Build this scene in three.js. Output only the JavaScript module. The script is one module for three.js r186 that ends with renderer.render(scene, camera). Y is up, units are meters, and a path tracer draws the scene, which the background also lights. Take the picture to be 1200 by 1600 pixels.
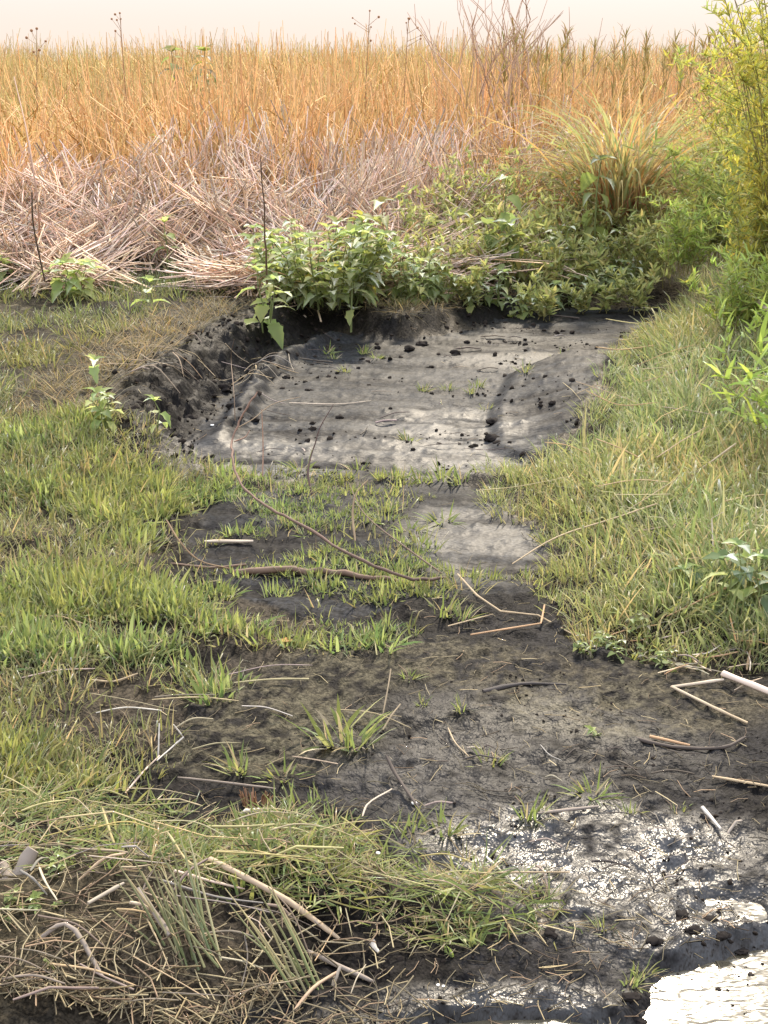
import * as THREE from 'three';
import { mergeVertices } from 'three/addons/utils/BufferGeometryUtils.js';

// ---------------------------------------------------------------- camera, sky, sun, exposure
const scene = new THREE.Scene();
const camera = new THREE.PerspectiveCamera(41, 0.75, 0.05, 900);
camera.position.set(0, 1.7, 0);
camera.rotation.set(THREE.MathUtils.degToRad(-18.6), 0, 0);

const SUN_EL = THREE.MathUtils.degToRad(37), SUN_AZ = THREE.MathUtils.degToRad(12);   // veiled sun ahead, a little to the east
const sunDir = new THREE.Vector3(Math.sin(SUN_AZ) * Math.cos(SUN_EL), Math.sin(SUN_EL), -Math.cos(SUN_AZ) * Math.cos(SUN_EL));
{
  const W = 512, Hh = 256, data = new Float32Array(W * Hh * 4), v = new THREE.Vector3();
  for (let j = 0; j < Hh; j++) for (let i = 0; i < W; i++) {
    const el = ((j + 0.5) / Hh - 0.5) * Math.PI, az = ((i + 0.5) / W - 0.5) * 2 * Math.PI;
    v.set(Math.cos(el) * Math.cos(az), Math.sin(el), Math.cos(el) * Math.sin(az));
    const s = Math.max(0, v.y), t = Math.pow(s, 0.8);
    const ang = Math.acos(Math.min(1, v.dot(sunDir)));
    const glow = 2.2 * Math.exp(-Math.pow(ang / 0.24, 1.6));                           // bright veil round the sun
    const k = (j * W + i) * 4;
    data[k] = 0.555 + t * 0.85 + glow * 1.0;
    data[k + 1] = 0.462 + t * 1.08 + glow * 0.98;
    data[k + 2] = 0.39 + t * 1.42 + glow * 0.95;
    data[k + 3] = 1;
  }
  const sky = new THREE.DataTexture(data, W, Hh, THREE.RGBAFormat, THREE.FloatType);
  sky.mapping = THREE.EquirectangularReflectionMapping; sky.magFilter = THREE.LinearFilter; sky.needsUpdate = true;
  scene.background = sky; scene.environment = sky;
}
const sun = new THREE.DirectionalLight(new THREE.Color().setRGB(1, 0.86, 0.66), 4.3);
sun.position.copy(sunDir).multiplyScalar(40).add(new THREE.Vector3(0, 0, -9));
sun.target.position.set(0, 0, -9); scene.add(sun, sun.target);
sun.castShadow = true; sun.shadow.radius = 9; sun.shadow.mapSize.set(4096, 4096);
Object.assign(sun.shadow.camera, { left: -22, right: 22, top: 30, bottom: -22, near: 1, far: 120 });
const renderer = new THREE.WebGLRenderer({ antialias: true });
renderer.toneMapping = THREE.LinearToneMapping; renderer.toneMappingExposure = 1.75;
renderer.shadowMap.enabled = true;

// ---------------------------------------------------------------- helpers
function rng(seed) { let a = seed >>> 0; return () => { a = (a + 0x6D2B79F5) | 0; let t = Math.imul(a ^ (a >>> 15), 1 | a); t = (t + Math.imul(t ^ (t >>> 7), 61 | t)) ^ t; return ((t ^ (t >>> 14)) >>> 0) / 4294967296; }; }
let R = rng(7);
const U = (a, b) => a + (b - a) * R();
const pick = (a) => a[Math.floor(R() * a.length)];
const smooth = (a, b, x) => { const t = Math.min(1, Math.max(0, (x - a) / (b - a))); return t * t * (3 - 2 * t); };
const lerp = (a, b, t) => a + (b - a) * t;
function h2(ix, iy) { let n = Math.imul(ix, 374761393) + Math.imul(iy, 668265263); n = Math.imul(n ^ (n >>> 13), 1274126177); return ((n ^ (n >>> 16)) >>> 0) / 4294967296; }
function noise(x, y) { const ix = Math.floor(x), iy = Math.floor(y), fx = x - ix, fy = y - iy, u = fx * fx * (3 - 2 * fx), w = fy * fy * (3 - 2 * fy);
  return (h2(ix, iy) * (1 - u) + h2(ix + 1, iy) * u) * (1 - w) + (h2(ix, iy + 1) * (1 - u) + h2(ix + 1, iy + 1) * u) * w; }
function fbm(x, y, o = 4) { let s = 0, a = 0.5, n = 0; for (let i = 0; i < o; i++) { s += a * noise(x, y); n += a; a *= 0.5; x = x * 2.03 + 17.3; y = y * 2.03 - 9.1; } return s / n; }
const used = {};
function numbered(name) { used[name] = (used[name] ?? -1) + 1; return used[name] ? `${name}_${String(used[name]).padStart(3, '0')}` : name; }
function lit(o) { o.castShadow = true; o.receiveShadow = true; return o; }
function tag(o, label, category, group) { o.userData.label = label; o.userData.category = category; if (group) o.userData.group = group; return o; }
function thing(name, label, category, [x, y, z] = [0, 0, 0], turn = 0, group) { const o = new THREE.Group(); o.name = numbered(name); o.position.set(x, y, z); o.rotation.y = turn; scene.add(o); return tag(o, label, category, group); }
function part(name, geo, mat, parent) { const m = lit(new THREE.Mesh(geo, mat)); m.name = name; parent.add(m); return m; }
function single(name, geo, mat, label, category, group, pos) { const m = lit(new THREE.Mesh(geo, mat)); m.name = numbered(name); if (pos) m.position.set(...pos); scene.add(m); return tag(m, label, category, group); }
function copyOf(o, label, group) { const c = o.clone(); c.name = numbered(o.name.replace(/_\d{3}$/, '')); scene.add(c); if (label) c.userData.label = label; if (group) c.userData.group = group; return c; }
function stuff(o, name, label, category) { o.name = numbered(name); o.userData.kind = 'stuff'; o.userData.label = label; o.userData.category = category; scene.add(o); return o; }
const rgb = (r, g, b) => new THREE.Color().setRGB(r, g, b);
const mixc = (a, b, t) => [lerp(a[0], b[0], t), lerp(a[1], b[1], t), lerp(a[2], b[2], t)];

class Geo {                                                     // strips, tubes and leaves gathered into one geometry
  constructor() { this.p = []; this.n = []; this.c = []; this.i = []; }
  vert(p, n, c) { this.p.push(p.x, p.y, p.z); this.n.push(n.x, n.y, n.z); this.c.push(c[0], c[1], c[2]); return this.p.length / 3 - 1; }
  // a grass-like blade from `base`, heading `az`; its angle from the vertical runs from a0 to a0 + curl
  blade(base, az, len, width, a0, curl, c, segs = 4, tipc = c, fold = 0, kink = 0) {
    const dir = new THREE.Vector3(Math.sin(az), 0, Math.cos(az)), tw = U(-0.9, 0.9), side0 = new THREE.Vector3(dir.z, 0, -dir.x);
    const p = base.clone(), up = new THREE.Vector3(0, 1, 0), t = new THREE.Vector3(), n = new THREE.Vector3(), s = new THREE.Vector3();
    let prev = null;
    for (let k = 0; k <= segs; k++) {
      const f = k / segs, a = a0 + curl * f * f + (kink && f > 0.55 ? kink : 0);
      t.copy(up).multiplyScalar(Math.cos(a)).addScaledVector(dir, Math.sin(a));
      n.copy(dir).multiplyScalar(Math.cos(a)).addScaledVector(up, -Math.sin(a)).negate();
      s.copy(side0).applyAxisAngle(t, tw); n.applyAxisAngle(t, tw);
      const w = width * 0.5 * (f < 0.35 ? lerp(0.65, 1, f / 0.35) : Math.pow(1 - (f - 0.35) / 0.65, 0.75) + 0.02), col = mixc(c, tipc, f * f);
      const A = this.vert(p.clone().addScaledVector(s, -w), n, col), B = this.vert(p.clone().addScaledVector(s, w), n, col);
      if (prev) this.i.push(prev[0], B, prev[1], prev[0], A, B);
      prev = [A, B];
      p.addScaledVector(t, len / segs);
    }
    return p;
  }
  tube(pts, rad, c, sides = 5, flat = 1, tipc = c, caps = sides > 3) {
    const v = pts.map((q) => q.isVector3 ? q : new THREE.Vector3(...q)), N = v.length;
    let ref = new THREE.Vector3(0, 1, 0); const T0 = v[1].clone().sub(v[0]).normalize(); if (Math.abs(T0.y) > 0.9) ref.set(1, 0, 0);
    let ring0 = null;
    for (let k = 0; k < N; k++) {
      const t = v[Math.min(N - 1, k + 1)].clone().sub(v[Math.max(0, k - 1)]).normalize();
      const a = ref.clone().cross(t).normalize(), b = t.clone().cross(a).normalize();
      const r = typeof rad === 'number' ? rad : rad[k], ring = [], col = mixc(c, tipc, k / (N - 1));
      for (let s = 0; s < sides; s++) { const an = s / sides * Math.PI * 2, n = a.clone().multiplyScalar(Math.cos(an)).addScaledVector(b, Math.sin(an)); ring.push(this.vert(v[k].clone().addScaledVector(a, Math.cos(an) * r).addScaledVector(b, Math.sin(an) * r * flat), n, col)); }
      if (ring0) for (let s = 0; s < sides; s++) { const q = (s + 1) % sides; this.i.push(ring0[s], ring0[q], ring[q], ring0[s], ring[q], ring[s]); }
      else if (caps) this.cap(v[k], t.clone().negate(), ring.slice().reverse(), col);
      if (caps && k === N - 1) this.cap(v[k], t, ring, col);
      ring0 = ring;
    }
  }
  cap(c, n, ring, col) { const o = this.vert(c, n, col), rr = ring.map((i) => this.vert(new THREE.Vector3(this.p[i * 3], this.p[i * 3 + 1], this.p[i * 3 + 2]), n, col)); for (let k = 0; k < rr.length; k++) this.i.push(o, rr[k], rr[(k + 1) % rr.length]); }
  geo() {
    const g = new THREE.BufferGeometry();
    g.setAttribute('position', new THREE.Float32BufferAttribute(this.p, 3)); g.setAttribute('normal', new THREE.Float32BufferAttribute(this.n, 3));
    g.setAttribute('color', new THREE.Float32BufferAttribute(this.c, 3)); g.setIndex(this.i); return g;
  }
}
const V = (x, y, z) => new THREE.Vector3(x, y, z);

// ---------------------------------------------------------------- materials
function leafMat(through = 0.4, rough = 0.75) { return new THREE.MeshPhysicalMaterial({ vertexColors: true, roughness: rough, transmission: through, thickness: 0, ior: 1.4, side: THREE.DoubleSide, specularIntensity: 0.6 }); }
const M = {
  grass: leafMat(0.52, 1), leaf: leafMat(0.68, 1), dry: new THREE.MeshStandardMaterial({ vertexColors: true, roughness: 0.85, side: THREE.DoubleSide }),
  dryLeaf: leafMat(0.3, 1), bark: new THREE.MeshStandardMaterial({ vertexColors: true, roughness: 0.9 }), clod: new THREE.MeshPhysicalMaterial({ vertexColors: true, roughness: 0.9, specularIntensity: 0.12 }),
  shell: new THREE.MeshStandardMaterial({ color: rgb(0.75, 0.74, 0.7), roughness: 0.6 }),
};

// ---------------------------------------------------------------- terrain
const MUD = [
  [[-.891,6.044],[-.85,6.531],[-.8,7.214],[-.635,7.863],[-.408,8.629],[-.16,8.485],[0.158,8.365],[0.489,8.629],[0.821,9.184],[1.249,9.499],[1.695,9.499],[1.983,9.6],[1.862,9.067],[1.514,8.425],[1.289,7.863],[1.166,7.214],[1.041,6.594],[0.839,5.958],[0.578,5.638],[0.406,5.544],[0.107,5.489],[-.267,5.453],[-.539,5.516],[-.754,5.735]],
  [[-.702,5.296],[-.394,5.365],[0,5.435],[0.24,5.453],[0.429,5.296],[0.468,4.99],[0.594,4.686],[0.469,4.427],[0.529,4.203],[0.209,4.136],[-.081,4.003],[-.326,4.029],[-.587,4.336],[-.722,4.686]],
  [[-.092,4.019],[0.084,4.164],[0.34,4.22],[0.565,4.191],[0.575,3.829],[0.751,3.668],[1.096,3.551],[1.614,3.477],[1.281,1.653],[-.315,1.653],[-.345,2.024],[-.228,2.136],[-.101,2.29],[0.052,2.358],[0.327,2.384],[0.363,2.484],[0.195,2.577],[0.071,2.652],[-.052,2.758],[-.183,2.874],[-.356,2.78],[-.525,2.816],[-.628,3.109],[-.528,3.398],[-.435,3.518],[-.34,3.69]],
];
// [edge point, bank height, bank width]
const BANK = [[[-.882,6.065],.19,.26],[[-.833,6.658],.21,.26],[[-.604,7.951],.20,.26],[[-.412,8.735],.15,.25],[[0.159,8.425],.12,.22],[[0.875,9.302],.11,.25],[[1.589,9.677],.11,.3],[[1.881,9.302],.13,.4],[[1.219,7.525],.16,.55],[[0.958,6.29],.13,.5],[[0.493,5.609],.035,.3],[[0,5.471],.03,.2],[[-.535,5.471],.04,.3],[[0.582,4.686],.05,.5],[[0.024,4.756],.03,.2],
  [[0.585,3.829],.08,.7],[[1.109,3.602],.1,.7],[[-.289,3.782],.035,.35],[[-.703,3.398],.04,.35],[[0,2.747],.05,.2],[[-.402,2.45],.07,.3],[[-.758,2.279],.10,.3],[[-.897,4.489],.06,.5],[[-1.922,6.658],.17,.5],[[-3.165,11.335],.26,.6],[[3.362,12.079],.28,.7],[[0,15.62],.3,.7],[[-1.793,10.995],.24,.7],[[-4.89,17.827],.3,.7],[[4.075,17.827],.3,.7]];
const PUDDLE = [[[0.854,2.113,0.333,0.222],.09],[[0.742,2.472,0.108,0.069],.02],[[0.236,2.088,0.2,0.045],.04],[[0.48,2.616,0.212,0.126],.007],[[0.541,2.083,0.106,0.052],.03]];
function polyDist(p, x, d) {
  let best = 1e9, inside = false;
  for (let i = 0, j = p.length - 1; i < p.length; j = i++) {
    const ax = p[j][0], ay = p[j][1], bx = p[i][0], by = p[i][1], ex = bx - ax, ey = by - ay;
    const t = Math.min(1, Math.max(0, ((x - ax) * ex + (d - ay) * ey) / (ex * ex + ey * ey))), qx = x - ax - ex * t, qy = d - ay - ey * t, q = qx * qx + qy * qy;
    if (q < best) best = q;
    if ((by > d) !== (ay > d) && x < (ax - bx) * (d - by) / (ay - by) + bx) inside = !inside;
  }
  return inside ? -Math.sqrt(best) : Math.sqrt(best);
}
const inPoly = (p, x, d) => polyDist(p, x, d) < 0;
function ell(e, x, d) { const a = (x - e[0]) / e[2], b = (d - e[1]) / e[3]; return a * a + b * b; }
const SLAB = [[0.551,6.658],[0.703,7.367],[1.087,7.607],[1.266,7.367],[1.076,6.176],[0.712,5.609],[0.494,5.906]];
function bankAt(x, d) { let s = 0, H0 = 0, w0 = 0; for (const [[bx, bd], hh, w] of BANK) { const q = 1 / Math.pow((x - bx) ** 2 + (d - bd) ** 2 + 0.02, 1.6); s += q; H0 += q * hh; w0 += q * w; } return [H0 / s, w0 / s]; }
function site(x, d) {                                             // signed distance to the mud edge, height, clear mud or not
  const wob = (fbm(x * 5 + 3, d * 5, 3) - 0.5) * 0.14 + (noise(x * 31, d * 31) - 0.5) * 0.022;
  let sd = 1e9, which = 0;
  if (d < 13 && Math.abs(x) < 6) MUD.forEach((p, i) => { const q = polyDist(p, x, d); if (q < sd) { sd = q; which = i; } }); else sd = 3;
  sd += wob;
  const [bh, bw] = bankAt(x, d);
  const rough = fbm(x * 9, d * 9, 4) - 0.5, fine = fbm(x * 38 + 5, d * 38, 3) - 0.5, ridge = Math.abs(fbm(x * 17 + 40, d * 17, 3) - 0.5);
  let y;
  if (sd > 0) {
    const f = smooth(0, bw, sd), steep = bh > 0.12 ? smooth(0.1, 0.3, bh) : 0;
    y = bh * f + rough * 0.06 + fine * 0.018 + steep * (1 - smooth(bw, bw + 0.3, sd)) * ((ridge - 0.12) * 0.26 + (fbm(x * 24 + 3, d * 24, 3) - 0.5) * 0.07) * smooth(0, 0.06, sd);
    y += 0.05 * (fbm(x * 1.3, d * 1.3, 2) - 0.5);
  } else {
    const f = smooth(0, 0.12, -sd);
    const sedge = which === 0 ? smooth(-0.05, -0.45, x) * smooth(5.8, 6.4, d) * (1 - smooth(8.6, 9.2, d)) : 0;     // smeared lip along the cut bank
    y = rough * lerp(0.05, which === 2 ? 0.032 : 0.02, f) + fine * (which === 2 ? 0.011 : 0.006) + sedge * 0.07 * Math.exp(-Math.pow((-sd - 0.13) / 0.055, 2));
    if (which === 2) y += Math.max(0, ridge - 0.14) * 0.06 + (fbm(x * 14, d * 60, 2) - 0.5) * 0.007;
    else { const sw = d + 0.12 * Math.sin(x * 2.2), st = fbm(x * 1.7, sw * 11, 3); y += (st - 0.5) * 0.016 - Math.max(0, noise(x * 3 + 9, sw * 16) - 0.66) * 0.035 + Math.max(0, ridge - 0.2) * 0.06; }                                            // bucket scrapes
    for (const [e, dep] of PUDDLE) { const q = ell(e, x, d); if (q < 2.2) y -= dep * smooth(1.6, 0.35, q); }
  }
  if (which === 0 && d < 8 && d > 5 && x > 0.2) { const q = polyDist(SLAB, x, d); y += smooth(0.04, -0.05, q) * 0.035 + 0.11 * smooth(0.55, 1.15, x) * smooth(0.15, -0.1, q) * (1 - smooth(0, 0.3, sd)); }
  if (d < 2.75 && x > 0.35 && x < 0.95) y += 0.014 * Math.exp(-Math.pow((d - 2.36 - 0.05 * Math.sin(x * 9)) / 0.035, 2)) * smooth(0.35, 0.5, x) * (1 - smooth(0.8, 0.95, x)) * (0.5 + fbm(x * 30, d * 30, 2));
  return { sd, y, which, bh };
}
const Hy = (x, d) => site(x, d).y;

// zones of growth on the ground, [x, distance]
const LUSH = [
  [[-4.116,6.065],[-1.736,5.958],[-1.323,6.065],[-.821,5.609],[-.461,5.544],[-.107,5.489],[0.132,5.4],[0.121,4.899],[0.266,4.427],[0.587,4.336],[0.549,4.191],[0.083,4.136],[-.082,4.055],[0.098,3.853],[-.077,3.772],[-.385,3.772],[-.526,3.829],[-.687,3.735],[-.493,3.551],[-.359,3.485],[-.533,3.437],[-.728,3.539],[-.839,3.457],[-2.498,3.457]],
  [[-2.486,3.437],[-.857,3.457],[-.626,3.248],[-.557,2.919],[-.73,2.859],[-2.11,2.831]],
  [[-2.084,2.788],[-.723,2.831],[-.371,2.774],[-.183,2.865],[-.059,2.747],[0.071,2.654],[0.195,2.579],[0.36,2.495],[0.328,2.394],[0.052,2.373],[-.131,2.384],[-.406,2.484],[-1.902,2.495]],
];
const ROUGH = [
  [[0.406,5.544],[0.63,5.609],[0.868,5.958],[1.089,6.658],[1.213,7.367],[1.388,8.135],[1.744,8.8],[2.017,9.549],[2.989,10.674],[6.476,10.674],[3.176,3.646],[1.109,3.602],[0.859,3.735],[0.579,3.782],[0.571,4.029],[0.531,4.22],[0.605,4.489],[0.582,4.686],[0.495,5.013],[0.397,5.212]],
];
const STRIPS = [[0.368,4.318,0.238,0.077],[0.088,4.408,0.199,0.08],[-.091,4.566,0.25,0.104],[-.198,5.013,0.272,0.123],[-.445,5.339,0.393,0.104],[0.052,5.254,0.155,0.084],[-.118,3.877,0.256,0.073],[-.306,4.366,0.197,0.096]];
const BROKEN = [-.093,4.686,0.769,0.877];
const HOLES = [[-.486,4.652,0.162,0.108],[-.401,4.458,0.134,0.062],[0.103,4.082,0.103,0.075],[-.101,5.131,0.152,0.112],[-.702,3.829,0.117,0.067],[-.407,3.602,0.092,0.06],[-1.012,5.958,0.26,0.232],[-.916,3.829,0.136,0.067],[-.744,2.854,0.182,0.041],[0.875,4.366,0.087,0.084]];

{
  // graded grid: fine close by, coarse far off
  const xs = [], ds = [];
  for (let x = 0, st = 0.011; x < 90; x += st) { xs.push(x); if (x > 0.85) st *= x < 4 ? 1.016 : 1.14; }
  const X = [...xs.slice(1).reverse().map((v) => -v), ...xs];
  for (let d = 1.3, st = 0.01; d < 260; d += st) { ds.push(d); st = d < 11.5 ? Math.max(0.0095, d * 0.0042) : st * 1.14; }
  const nx = X.length, nd = ds.length, pos = new Float32Array(nx * nd * 3), col = new Float32Array(nx * nd * 3), uv = new Float32Array(nx * nd * 2), uv1 = new Float32Array(nx * nd * 2), idx = [], idxPool = [];
  const wet = [0.025, 0.023, 0.023], peat = [0.013, 0.011, 0.010], brown = [0.07, 0.056, 0.039], olive = [0.10, 0.089, 0.056], under = [0.07, 0.058, 0.033], clay = [0.030, 0.031, 0.034], thatch = [0.24, 0.185, 0.12];
  const OL = [[0.675,3.437,0.408,0.239],[0.038,3.668,0.488,0.178],[-.342,3.284,0.342,0.296]];
  for (let j = 0; j < nd; j++) for (let i = 0; i < nx; i++) {
    const k = j * nx + i, x = X[i], d = ds[j], s = site(x, d);
    pos[k * 3] = x; pos[k * 3 + 1] = s.y; pos[k * 3 + 2] = -d;
    uv[k * 2] = x; uv[k * 2 + 1] = d; uv1[k * 2] = (x + 4) / 8; uv1[k * 2 + 1] = (d - 1) / 12;
    const n1 = fbm(x * 3 + 11, d * 3, 4), n2 = noise(x * 60, d * 60);
    const streak = fbm(x * 2.2 + 7, d * 13, 3);
    let c = s.which === 2 ? mixc(peat, wet, smooth(0.3, 0.6, n1)) : mixc(mixc(peat, wet, 0.5), clay, smooth(0.36, 0.62, streak * 0.65 + n1 * 0.35));
    if (s.sd > 0) c = mixc(s.bh > 0.15 && s.sd < 0.4 ? peat : mixc(peat, brown, smooth(0.3, 0.6, n1)), under, smooth(0.1, 0.5, s.sd) * n1);
    else for (const e of OL) { const q = ell(e, x, d); if (q < 1.5) c = mixc(c, mixc(olive, brown, n1), smooth(0.4, 0.62, n2 * 0.5 + fbm(x * 22, d * 22, 2) * 0.6) * smooth(1.5, 0.5, q)); }
    if (d > 9) c = mixc(c, thatch, smooth(9.3, 10.4, d + (n1 - 0.5) * 1.2));                                        // layer of old reed stems
    const sp = 0.75 + 0.5 * n2; col[k * 3] = c[0] * sp; col[k * 3 + 1] = c[1] * sp; col[k * 3 + 2] = c[2] * sp;
    if (i && j) { const a = k - nx - 1, b = k - nx; (s.which < 2 && s.sd < 0.02 && d < 10 ? idxPool : idx).push(a, b, k, a, k, k - 1); }
  }
  const g = new THREE.BufferGeometry();
  g.setAttribute('position', new THREE.BufferAttribute(pos, 3)); g.setAttribute('color', new THREE.BufferAttribute(col, 3));
  g.setAttribute('uv', new THREE.BufferAttribute(uv, 2)); g.setAttribute('uv1', new THREE.BufferAttribute(uv1, 2)); const nBase = idx.length; for (const q of idxPool) idx.push(q); g.setIndex(idx); g.addGroup(0, nBase, 0); g.addGroup(nBase, idxPool.length, 1); g.computeVertexNormals();
  // crumb relief, 1 m tile
  const N = 1024, bd = new Uint8Array(N * N * 4), cd = new Uint8Array(N * N * 4);
  const tile = (x, y, f) => { const u = x / N * f, v = y / N * f, ix = Math.floor(u), iy = Math.floor(v), a = u - ix, b = v - iy, A = a * a * (3 - 2 * a), B = b * b * (3 - 2 * b), w = (p, q) => h2(((p % f) + f) % f + f * 7, ((q % f) + f) % f); return (w(ix, iy) * (1 - A) + w(ix + 1, iy) * A) * (1 - B) + (w(ix, iy + 1) * (1 - A) + w(ix + 1, iy + 1) * A) * B; };
  for (let y = 0; y < N; y++) for (let x = 0; x < N; x++) {
    const k = (y * N + x) * 4, b = tile(x, y, 32) * 0.3 + tile(x, y, 90) * 0.32 + tile(x, y, 210) * 0.26 + tile(x, y, 420) * 0.12;
    const c = 0.62 + 0.38 * smooth(0.3, 0.7, tile(x, y, 120) * 0.5 + tile(x, y, 330) * 0.5) + (h2(x * 3, y * 5) > 0.996 ? 0.3 : 0);
    bd[k] = bd[k + 1] = bd[k + 2] = b * 255; cd[k] = cd[k + 1] = cd[k + 2] = Math.min(255, c * 235); bd[k + 3] = cd[k + 3] = 255;
  }
  const T = (arr, n, srgb) => { const t = new THREE.DataTexture(arr, n, n); t.wrapS = t.wrapT = THREE.RepeatWrapping; t.magFilter = THREE.LinearFilter; if (srgb) t.colorSpace = THREE.SRGBColorSpace; t.needsUpdate = true; return t; };
  // where the mud is wet: standing film in the scrape and round the puddles
  const WN = 1536, rd = new Uint8Array(WN * WN * 4);
  const WET = [[[0.468,2.629,0.425,0.28],1],[[0.725,2.405,0.343,0.265],1],[[0.273,2.109,0.38,0.107],.9],[[0.296,6.12,0.504,0.727],.36],[[0.926,7.793,0.741,0.311],.24],[[-.569,5.855,0.512,0.565],.36],[[0.33,4.756,0.283,0.495],.3],[[0.138,7.214,1.449,2.26],.13],[[0.326,3.109,0.522,0.406],.3],[[1.223,8.629,0.978,1.059],.16]];
  for (let y = 0; y < WN; y++) for (let x = 0; x < WN; x++) {
    const wx = (x + 0.5) / WN * 8 - 4, wd = (y + 0.5) / WN * 12 + 1, k = (y * WN + x) * 4;
    let w = 0; for (const [e, a] of WET) { const q = ell(e, wx, wd); if (q < 1.6) w = Math.max(w, a * smooth(1.5, 0.2, q)); }
    if (w > 0) w *= wd > 4 ? smooth(0.25, 0.62, fbm(wx * 1.7, (wd + 0.12 * Math.sin(wx * 2.2)) * 11, 3) * 0.55 + fbm(wx * 5, wd * 9 + 3, 3) * 0.3 + fbm(wx * 40, wd * 60, 2) * 0.2) : smooth(0.2, 0.62, fbm(wx * 6, wd * 7, 3) * 0.6 + fbm(wx * 45, wd * 70, 2) * 0.4);
    const r = lerp(0.74 - 0.1 * h2(x, y), 0.3, w); rd[k] = rd[k + 1] = rd[k + 2] = r * 255; rd[k + 3] = lerp(0.09, 1, w) * 255;
  }
  const rt = T(rd, WN, false); rt.wrapS = rt.wrapT = THREE.ClampToEdgeWrapping; rt.channel = 1;
  const mat = new THREE.MeshPhysicalMaterial({ vertexColors: true, map: T(cd, N, true), bumpMap: T(bd, N, false), bumpScale: 0.0062, roughness: 1, roughnessMap: rt, specularIntensity: 1, specularIntensityMap: rt });
  const slick = mat.clone(); slick.bumpMap = mat.bumpMap.clone(); slick.bumpMap.repeat.set(0.45, 1.0); slick.bumpMap.needsUpdate = true; slick.bumpScale = 0.0036;
  const m = lit(new THREE.Mesh(g, [mat, slick])); m.name = 'ground'; m.userData.kind = 'structure'; tag(m, 'dark wet mud and earth with a scraped channel between banks', 'ground'); scene.add(m);
  console.log('ground', nx, nd, idx.length / 3);
}
// standing water, level with the low places of the mud
{
  const N = 512, bd = new Uint8Array(N * N * 4);
  for (let y = 0; y < N; y++) for (let x = 0; x < N; x++) { const k = (y * N + x) * 4, b = fbm(x * 0.05, y * 0.12, 4); bd[k] = bd[k + 1] = bd[k + 2] = b * 255; bd[k + 3] = 255; }
  const t = new THREE.DataTexture(bd, N, N); t.wrapS = t.wrapT = THREE.MirroredRepeatWrapping; t.magFilter = THREE.LinearFilter; t.repeat.set(2.2, 1.6); t.needsUpdate = true;
  const mat = new THREE.MeshPhysicalMaterial({ color: rgb(0.07, 0.06, 0.04), roughness: 0.17, ior: 1.33, bumpMap: t, bumpScale: 0.0026 });
  const g = new THREE.PlaneGeometry(2.6, 1.6); g.rotateX(-Math.PI / 2);
  const m = lit(new THREE.Mesh(g, mat)); m.name = 'water'; m.position.set(1.15, -0.022, -2.0); m.userData.kind = 'structure'; tag(m, 'shallow puddle shining among the black mud', 'puddle'); scene.add(m);
}

// ---------------------------------------------------------------- grass
const GREEN = [[0.215, 0.265, 0.072], [0.275, 0.30, 0.086], [0.155, 0.20, 0.06], [0.355, 0.345, 0.115]], STRAW = [[0.42, 0.34, 0.18], [0.34, 0.26, 0.14], [0.46, 0.39, 0.23]];
const vary = (c, v) => { const k = 1 + U(-v, v); return [c[0] * k * (1 + U(-0.1, 0.1)), c[1] * k, c[2] * k * (1 + U(-0.15, 0.15))]; };
function tuft(n, len, wid, spread, dryShare, opt = {}) {
  const G0 = new Geo();
  for (let k = 0; k < n; k++) {
    const az = U(0, 6.283), r = spread * Math.sqrt(R()), dry = R() < dryShare, c = vary(dry ? pick(STRAW) : pick(opt.greens ?? GREEN), 0.2), l = len * U(0.45, 1.15);
    G0.blade(V(Math.sin(az) * r, -0.012, Math.cos(az) * r), az + U(-0.9, 0.9), l, wid * U(0.6, 1.2) * (dry ? 0.7 : 1), U(opt.leanMin ?? 0.05, opt.lean ?? 0.75), U(0.1, opt.curl ?? 1.1), c, opt.segs ?? 4, mixc(c, dry ? STRAW[2] : [0.22, 0.23, 0.07], U(0, 0.6)), 0, R() < (opt.kink ?? 0) ? U(0.6, 1.4) : 0);
  }
  return G0.geo();
}
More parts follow.
